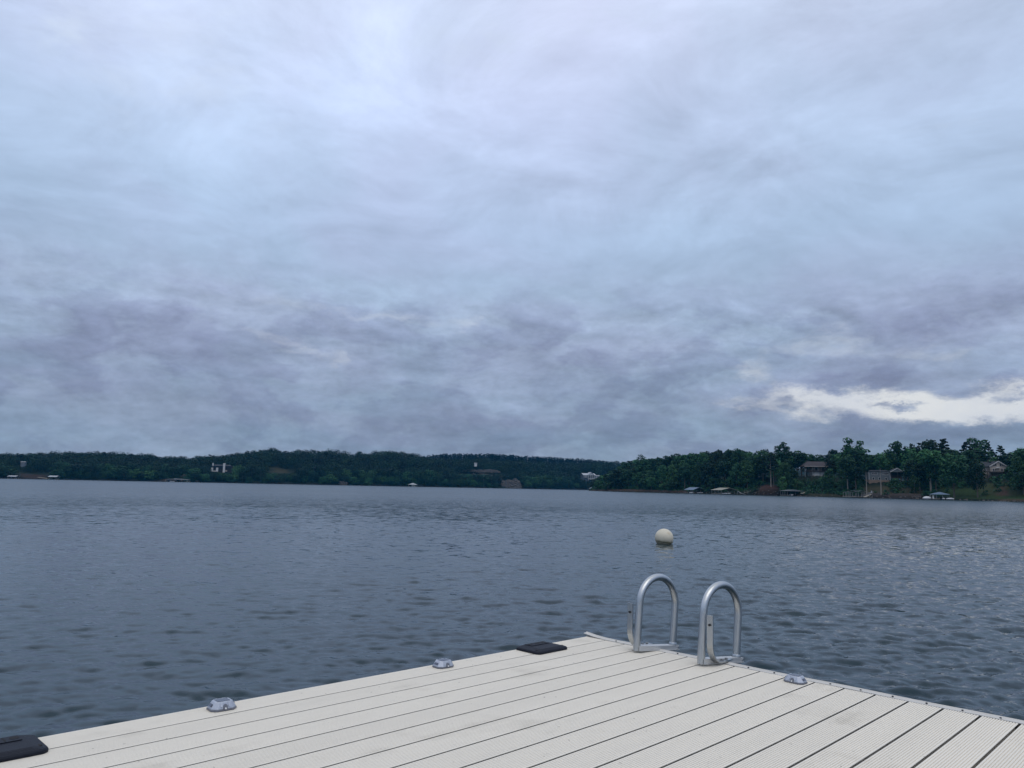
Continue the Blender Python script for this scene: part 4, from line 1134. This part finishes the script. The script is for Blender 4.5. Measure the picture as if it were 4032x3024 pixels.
# ------------------------------------------------------------------ buoy
bz = 24.6; bx = XY(2615, bz, .2); Rb = 0.293
bu = thing('mooring_buoy', 'weathered off-white round buoy floating on the lake beyond the ladder', 'buoy', (bx, bz, 0))
mb = MB(); rows, cols = 28, 40
vs = []
for j in range(rows + 1):
    ph = math.pi * j / rows
    for i in range(cols): th = 2 * math.pi * i / cols; vs.append((Rb * math.sin(ph) * math.cos(th), Rb * math.sin(ph) * math.sin(th), Rb * math.cos(ph)))
mb.add(vs, [[j * cols + i, (j + 1) * cols + i, (j + 1) * cols + (i + 1) % cols, j * cols + (i + 1) % cols] for j in range(rows) for i in range(cols)], True)
BUOY = mat('buoy_plastic', (0.63, 0.58, 0.46), 0.5, 0.16, 5.0, bump=.35, bscale=60)
tb = BUOY.node_tree; Bb = NB(tb); pb = next(n for n in tb.nodes if n.type == 'BSDF_PRINCIPLED'); src = pb.inputs['Base Color'].links[0].from_socket
ob_ = Bb.n('ShaderNodeTexCoord').outputs['Object']; sb_ = Bb.n('ShaderNodeSeparateXYZ'); tb.links.new(ob_, sb_.inputs[0])
st_ = Bb.m('ADD', sb_.outputs[2], Bb.m('MULTIPLY', Bb.noise(ob_, 9.0, 5, .65).outputs[0], .16))
c1_ = Bb.mix(Bb.ss(st_, -.05, .04, .6, 0.0), src, (0.16, 0.15, 0.085, 1))
c1_ = Bb.mix(Bb.m('MULTIPLY', Bb.ss(Bb.noise(ob_, 5.5, 4, .6).outputs[0], .52, .68), Bb.ss(sb_.outputs[2], .05, .25)), c1_, (0.50, 0.40, 0.25, 1))
tb.links.new(c1_, pb.inputs['Base Color'])
bb_ = mb.build('ball', BUOY, bu); bb_.location = (0, 0, .185); bb_.rotation_euler = (0, R(6), 0)
mb = MB(); ring = [(Rb * .925 * math.cos(a), Rb * .925 * math.sin(a), 0) for a in np.linspace(0, 2 * math.pi, 40)]
mb.tube(ring, .012, 6, False); sm = mb.build('seam_band', mat('buoy_algae', (0.10, 0.10, 0.06), .7, .3, 8.0), bu); sm.location = (0, 0, .072); sm.rotation_euler = (0, R(6), 0)
mb = MB(); mb.tube([(0, 0, -.10), (.05, 0, -.6), (.1, .1, -1.2)], .015, 6); mb.build('mooring_line', FLOATM, bu)

# ------------------------------------------------------------------ floating dock (its own slight tilt)
r_, u_, f_ = basis(0.139691645, 0.0344108987); Md = mat3(r_, u_, f_)
YAW = 0.801042079; HD = 0.967486; BW = 0.155; V0 = 3.2804; UE = 4.2044
DOCK = (Matrix.Translation((0, 0, CAMH)) @ (mat3(cr_, cu_, cf_) @ Md.transposed()).to_4x4() @ Matrix.Translation((0, 0, -HD)) @ Matrix.Rotation(YAW, 4, 'Z'))


def dthing(name, label, cat, u, v, rz=0.0, z=0.0, group=None):
    o = thing(name, label, cat, group=group); o.matrix_world = DOCK @ Matrix.Translation((u, v, z)) @ Matrix.Rotation(rz, 4, 'Z'); return o


def deckmat():
    m = bpy.data.materials.new('deck_board_vinyl'); m.use_nodes = True; t = m.node_tree; t.nodes.clear(); B = NB(t)
    p = B.n('ShaderNodeBsdfPrincipled'); o = B.n('ShaderNodeOutputMaterial'); t.links.new(p.outputs[0], o.inputs[0])
    tc_ = B.n('ShaderNodeTexCoord').outputs['Object']
    sp = B.n('ShaderNodeSeparateXYZ'); t.links.new(tc_, sp.inputs[0])
    st = B.comb(B.m('MULTIPLY', sp.outputs[0], 0.35), B.m('MULTIPLY', sp.outputs[1], 6.0), 0)
    bid = B.m('FLOOR', B.m('DIVIDE', B.m('SUBTRACT', V0, sp.outputs[1]), BW))
    wn_ = B.n('ShaderNodeTexWhiteNoise', noise_dimensions='1D'); t.links.new(bid, wn_.inputs['W'])
    n1 = B.noise(st, 2.0, 5, .6).outputs[0]; n2 = B.noise(tc_, 2.3, 5, .6).outputs[0]; n3 = B.noise(tc_, 38.0, 2, .5).outputs[0]; n4 = B.noise(tc_, 160, 2, .6).outputs[0]
    k = B.m('ADD', 0.86, B.m('ADD', B.m('MULTIPLY', n1, .12), B.m('ADD', B.m('MULTIPLY', n2, .10), B.m('ADD', B.m('MULTIPLY', wn_.outputs[0], .035), B.m('MULTIPLY', n4, .05)))))
    c = B.mix(1.0, (0.745, 0.695, 0.60, 1), B.comb(k, k, k), 'MULTIPLY')
    dirt = B.m('MULTIPLY', B.ss(B.m('ADD', B.m('MULTIPLY', n2, .65), B.m('MULTIPLY', n1, .35)), .53, .70), .38); c = B.mix(dirt, c, (0.40, 0.36, 0.29, 1))
    speck = B.m('MULTIPLY', B.ss(n3, .715, .76), .6); c = B.mix(speck, c, (0.20, 0.18, 0.155, 1))
    t.links.new(c, p.inputs['Base Color']); p.inputs['Roughness'].default_value = 0.62; p.inputs['Specular IOR Level'].default_value = 0.35
    b = B.n('ShaderNodeBump'); b.inputs['Strength'].default_value = .25; b.inputs['Distance'].default_value = .002
    t.links.new(n4, b.inputs['Height']); t.links.new(b.outputs[0], p.inputs['Normal'])
    MATS['deck_board_vinyl'] = m
    return m


ALU = mat('aluminium', (0.50, 0.52, 0.53), 0.30, 0.14, 14.0, metal=1.0, bump=.12, bscale=260)
ALUP = mat('aluminium_trim', (0.56, 0.57, 0.57), 0.42, 0.14, 10.0, metal=0.45, bump=.10, bscale=120); TRIMP = mat('edge_strip_paint', (0.56, 0.54, 0.50), 0.5, 0.16, 8.0, metal=0.1)
SCREW = mat('screw_steel', (0.05, 0.05, 0.055), 0.4, .2, 30, metal=.6)
BLACKP = mat('black_rubber', (0.006, 0.009, 0.018), 0.55, 0.25, 12.0, bump=.3, bscale=180, spec=0.28); HOLE = mat('hole_black', (0.006, 0.006, 0.008), .8, .1, 5)
dock = dthing('floating_dock', 'floating dock with pale ribbed deck boards and a metal edge strip', 'dock', 0, 0)
mb = MB(); GAP = 0.012; NR = 13
for i in range(-0, 33):
    v1 = V0 - i * BW - (GAP / 2 if i else 0); v0 = V0 - (i + 1) * BW + GAP / 2
    prof = [(v1 - .014, -.034), (v1 - .014, -.0030), (v1, -.0030), (v1, -.0012), (v1 - .0012, 0.0)]
    a, b = v1 - .002, v0 + .002; pit = (a - b) / (NR - .42)
    for k in range(NR):
        c0 = a - pit * k; prof += [(c0, 0.0), (c0 - pit * .58, 0.0)]
        if k < NR - 1: prof += [(c0 - pit * .66, -.0034), (c0 - pit * .92, -.0034)]
    prof += [(v0 + .0012, 0.0), (v0, -.0012), (v0, -.0030), (v0 + .014, -.0030), (v0 + .014, -.034)]
    ue = UE - .006 - .004 * ((i * 7919) % 5) / 5
    n = len(prof); us = [-3.2, ue]
    vs = [(u, p[0], p[1]) for u in us for p in prof]
    mb.add(vs, [[k, k + 1, n + k + 1, n + k] for k in range(n - 1)] + [list(range(n, 2 * n)), list(range(n))[::-1], [n - 1, 0, n, 2 * n - 1]])
mb.build('decking', deckmat(), dock)
VL = V0 - 33 * BW
part('frame', mat('frame_dark', (0.02, 0.02, 0.022), .8, .2, 4), dock, (-3.2, UE - .03, VL + .02, V0 - .03, -.19, -.06))
part('float', FLOATM, dock, (-3.1, UE - .12, VL + .1, V0 - .12, -.80, -.195))
part('side_fascia', ALUP, dock, (-3.2, UE - .012, V0 - .027, V0 - .004, -.20, -.045))
mb = MB()      # edge strip: a folded angle, its lip a little raised, the far corner curled up
nu = 60
for i in range(nu):
    va, vb = V0 + .03 - (V0 + .03 - VL) * i / nu, V0 + .03 - (V0 + .03 - VL) * (i + 1) / nu
    def lift(v): return 0.002 + 0.0012 * math.sin(v * 9) + 0.018 * max(0, (v - (V0 - .22)) / .25) ** 2
    A, Bq = lift(va), lift(vb); UO = UE + .030
    prof = lambda L: [(UE - .004, L - .0005), (UE + .024, L + .001), (UO, L + .006), (UO + .002, L - .004), (UO + .002, -.17), (UO - .002, -.17), (UO - .002, L - .008), (UE - .004, L - .004)]
    PA, PB = prof(A), prof(Bq); vs = [(u, va, z) for u, z in PA] + [(u, vb, z) for u, z in PB]
    mb.add(vs, [[k, (k + 1) % 8, 8 + (k + 1) % 8, 8 + k] for k in range(8)] + ([list(range(8))[::-1]] if i == 0 else []) + ([list(range(8, 16))] if i == nu - 1 else []))
tr = mb.build('edge_trim', TRIMP, dock)
for i in range(33):
    v = V0 - BW * (i + .5); m_ = MB(); m_.tube([(UE + .010, v, .002), (UE + .010, v, .0075)], [.0052, .0042], 10); m_.build('screw', SCREW, tr)


# ladder with two grab hoops
lad = dthing('dock_ladder', 'aluminium dock ladder with two tall hooped handrails at the dock end', 'ladder', 0, 0)


def hoop(v, side):
    ty = R(-6); pitch = R(5.0)
    def T(a, z, dv=0.0):             # a along the hoop plane, z up; tilted outwards about the foot
        aa = a * math.cos(pitch) + z * math.sin(pitch); zz = -a * math.sin(pitch) + z * math.cos(pitch)
        return (4.045 + aa * math.cos(ty) - dv * math.sin(ty), v + aa * math.sin(ty) + dv * math.cos(ty), .012 + zz)
    Lh = .355; zs = .282; r = .0225; path = [T(0, 0), T(0, .1), T(0, .2)]
    for k in range(25):
        a = math.pi * k / 24; path.append(T(Lh / 2 - Lh / 2 * math.cos(a), zs + .167 * math.sin(a)))
    path += [T(Lh, .2), T(Lh, .1), T(Lh, -.1), T(Lh, -1.1)]
    m_ = MB(); m_.tube(path, r, 24); rail = m_.build('handrail', ALU, lad)
    m_ = MB()                        # base angle from the foot to the outer leg
    w0 = -.024 * side
    def strip(pts, dv0, dv1):
        q = [T(a, z, dv0) for a, z in pts] + [T(a, z, dv1) for a, z in pts]; n = len(pts)
        m_.add(q, [list(range(n)), list(range(n, 2 * n))[::-1]] + [[k, (k + 1) % n, n + (k + 1) % n, n + k] for k in range(n)])
    strip([(-.006, .002), (Lh + .03, .002), (Lh + .03, .030), (-.006, .030)], -.030, -.024)
    strip([(-.006, .0255), (Lh + .03, .0255), (Lh + .03, .030), (-.006, .030)], -.0235, .026)
    strip([(-.006, .002), (Lh + .03, .002), (Lh + .03, .006), (-.006, .006)], -.036, -.0305)
    m_.build('base_bar', ALUP, lad)
    m_ = MB(); m_.tube([T(Lh, .032), T(Lh, .040), T(Lh, .046)], [.027, .027, .0245], 16); m_.tube([T(Lh + .02, .018, -.034), T(Lh + .02, .018, -.0285)], .006, 8); m_.build('bolt', ALU, lad)
    # J strip: upright beside the front leg, bending down to the deck and bolted there
    dv = .055 * side; wd = .019; path = [(.008, .275), (.008, .18), (.008, .11)]
    for k in range(1, 9):
        a = math.pi / 2 * k / 8; path.append((.008 + .105 * (1 - math.cos(a)), .110 - .108 * math.sin(a)))
    path += [(.17, .002), (.235, .002)]
    m_ = MB(); n = len(path); vs = []
    for i, (a, z) in enumerate(path):
        p, q = path[max(i - 1, 0)], path[min(i + 1, n - 1)]; tx, tz = q[0] - p[0], q[1] - p[1]; l = math.hypot(tx, tz); nx, nz = -tz / l * .004, tx / l * .004
        for sa, sb in ((-1, -1), (1, -1), (1, 1), (-1, 1)):
            vs.append((4.045 + a + sb * nx, v + dv + sa * wd, .014 + z + sb * nz))
    m_.add(vs, [[i * 4 + k, i * 4 + (k + 1) % 4, (i + 1) * 4 + (k + 1) % 4, (i + 1) * 4 + k] for i in range(n - 1) for k in range(4)] + [[0, 1, 2, 3], [n * 4 - 1, n * 4 - 2, n * 4 - 3, n * 4 - 4]])
    br = m_.build('mounting_bracket', ALU, lad)
    for a in (.150, .195): m_ = MB(); m_.tube([(4.045 + a, v + dv, .019), (4.045 + a, v + dv, .029)], .010, 6); m_.build('bolt', POSTG, br)
    m_ = MB(); m_.tube([(4.053 - .012, v + dv, .235), (4.053 - .002, v + dv, .235)], .0075, 8); m_.build('bolt', SCREW, br)


hoop(2.770, 1); hoop(2.325, -1)
for z in (-.30, -.58, -.86): m_ = MB(); m_.tube([(4.43, 2.725, z), (4.43, 2.28, z)], .016, 10); m_.build('rung', ALU, lad)

# solar lights
LBODY = mat('light_body_silver', (0.44, 0.47, 0.53), 0.32, .10, 20, metal=.35, spec=.6); LBASE = mat('light_base_grey', (0.15, 0.16, 0.19), .45, .1, 20)
LPANEL = mat('solar_panel', (0.085, 0.10, 0.14), .25, .25, 60, spec=.6); LWIN = mat('light_window', (0.22, 0.25, 0.31), .15, .1, 20, spec=.7); LED = mat('led_lens', (0.78, 0.78, 0.78), .2, .02, 10)


def solar(u, v, rz, label):
    o = dthing('solar_dock_light', label, 'dock light', u, v, rz, .0006)
    L, Wd, H = .056, .044, .034
    def ring(l, w, c, z): return [(l, w - c, z), (l - c, w, z), (-l + c, w, z), (-l, w - c, z), (-l, -w + c, z), (-l + c, -w, z), (l - c, -w, z), (l, -w + c, z)]
    def loft(m_, rings):
        vs = [p for r in rings for p in r]; n = 8
        m_.add(vs, [[i * n + k, i * n + (k + 1) % n, (i + 1) * n + (k + 1) % n, (i + 1) * n + k] for i in range(len(rings) - 1) for k in range(n)] + [list(range(n))[::-1], [(len(rings) - 1) * n + k for k in range(n)]])
    m_ = MB(); loft(m_, [ring(L, Wd, .020, 0), ring(L, Wd, .020, .008)]); m_.build('base', LBASE, o, .002)
    m_ = MB(); loft(m_, [ring(L - .002, Wd - .002, .020, .008), ring(L - .006, Wd - .005, .019, .016), ring(L * .66, Wd * .72, .012, H), ring(L * .62, Wd * .68, .011, H + .001)]); b = m_.build('housing', LBODY, o, .0025)
    part('solar_panel', LPANEL, o, (-L * .48, L * .48, -Wd * .5, Wd * .5, H + .0012, H + .0022))
    for sg in (-1, 1):               # raised ribs over the housing
        m_ = MB(); m_.bar((sg * L * .30, -Wd + .004, .016), (sg * L * .26, -Wd * .70, H), .007, .004); m_.bar((sg * L * .30, Wd - .004, .016), (sg * L * .26, Wd * .70, H), .007, .004); m_.build('rib', LBODY, o)
    for sg in (-1, 1):               # arched LED windows front and back
        m_ = MB(); pts = []
        for k in range(9): a = math.pi * k / 8; pts.append((.009 * math.cos(a), .018 + .009 * math.sin(a)))
        pts += [(-.009, .006), (.009, .006)]
        vs = [(x, sg * (Wd + .002 - (z - .006) * .30), z) for x, z in pts] + [(x, sg * (Wd - .012 - (z - .006) * .30), z) for x, z in pts]; n = len(pts)
        m_.add(vs, [list(range(n)), [n + (k + 1) % n if False else n + k for k in range(n)][::-1]] + [[k, (k + 1) % n, n + (k + 1) % n, n + k] for k in range(n)])
        w = m_.build('led_window', LBASE, o)
        m_ = MB(); m_.tube([(0, sg * (Wd - .002), .011), (0, sg * (Wd + .0032), .011)], .0038, 8); m_.build('led', LED, w)
    for sg in (-1, 1):
        m_ = MB(); x0, x1 = L - .0045, L * .70
        m_.add([(sg * x0, -.016, .0165), (sg * x0, .016, .0165), (sg * (x1 + .004), .014, H - .008), (sg * (x1 + .004), -.014, H - .008)], [(0, 1, 2, 3)])
        m_.add([(sg * (x0 + .0015), -.015, .0175), (sg * (x0 + .0015), .015, .0175), (sg * (x1 + .0065), .013, H - .008), (sg * (x1 + .0065), -.013, H - .008)], [(3, 2, 1, 0)]); m_.build('end_window', LPANEL, o)


solar(1.600, 3.212, R(-4), 'silver solar dock light nearest the camera, on the left deck edge')
solar(2.852, 3.214, R(-3), 'silver solar dock light on the left deck edge, near the far black plate')
solar(4.118, 1.800, R(88), 'silver solar dock light on the dock end right of the ladder')


# black moulded plates on the left edge
def plate(u0, u1, v0, v1, label):
    uc, vc = (u0 + u1) / 2, (v0 + v1) / 2; o = dthing('edge_plate', label, 'dock plate', uc, vc, 0, .0006); L, Wd = (u1 - u0) / 2, (v1 - v0) / 2
    def ring(l, w, c, z, n=6):
        out = []
        for cx, cy, a0 in ((l - c, w - c, 0), (-l + c, w - c, 90), (-l + c, -w + c, 180), (l - c, -w + c, 270)):
            for k in range(n + 1): a = R(a0 + 90 * k / n); out.append((cx + c * math.cos(a), cy + c * math.sin(a), z))
        return out
    rings = [ring(L, Wd, .03, 0), ring(L, Wd, .03, .010), ring(L - .005, Wd - .005, .027, .016), ring(L * .74, Wd * .82, .02, .023), ring(L * .68, Wd * .76, .018, .0255)]
    n = len(rings[0]); m_ = MB(); vs = [p for r in rings for p in r]
    m_.add(vs, [[i * n + k, i * n + (k + 1) % n, (i + 1) * n + (k + 1) % n, (i + 1) * n + k] for i in range(len(rings) - 1) for k in range(n)] + [list(range(n))[::-1], [(len(rings) - 1) * n + k for k in range(n)]])
    m_.build('plate_body', BLACKP, o, .002)
    m_ = MB(); m_.box(-L * .58, L * .58, Wd * .12, Wd * .70, .0257, .0290); m_.build('raised_pad', BLACKP, o, .002)
    for x in (-.45, 0.0, .45): m_ = MB(); m_.tube([(x * L, Wd * .42, .026), (x * L, Wd * .42, .0297)], [.016, .016], 16); m_.build('bolt_hole', HOLE, o)
    for x in (-.225, .225): part('groove', HOLE, o, (x * L - .003, x * L + .003, Wd * .2, Wd * .64, .027, .0295))
    for x, y in ((-.80, -.62), (.80, -.62)):
        m_ = MB(); m_.tube([(x * L, y * Wd, .015), (x * L, y * Wd, .0215)], [.013, .011], 14); m_.build('screw_recess', HOLE, o)


plate(3.490, 3.775, 3.085, 3.285, 'black moulded plate on the left deck edge near the far corner')
plate(.632, .917, 3.078, 3.290, 'black moulded plate on the left deck edge at the lower left picture corner')

# ------------------------------------------------------------------ thin air over the lake
hm = bpy.data.materials.new('haze_air'); hm.use_nodes = True; t = hm.node_tree; t.nodes.clear(); B = NB(t)
pv = B.n('ShaderNodeVolumePrincipled'); o = B.n('ShaderNodeOutputMaterial'); t.links.new(pv.outputs[0], o.inputs['Volume'])
pv.inputs['Color'].default_value = (0.06, 0.50, 1.0, 1); pv.inputs['Density'].default_value = 0.00007
hz = MB(); hz.box(-1750, 1750, -1550, 1800, -2.2, 120); ho = hz.build('haze', hm)
tag(ho, 'thin bluish haze over the lake and shores', 'haze', kind='stuff')
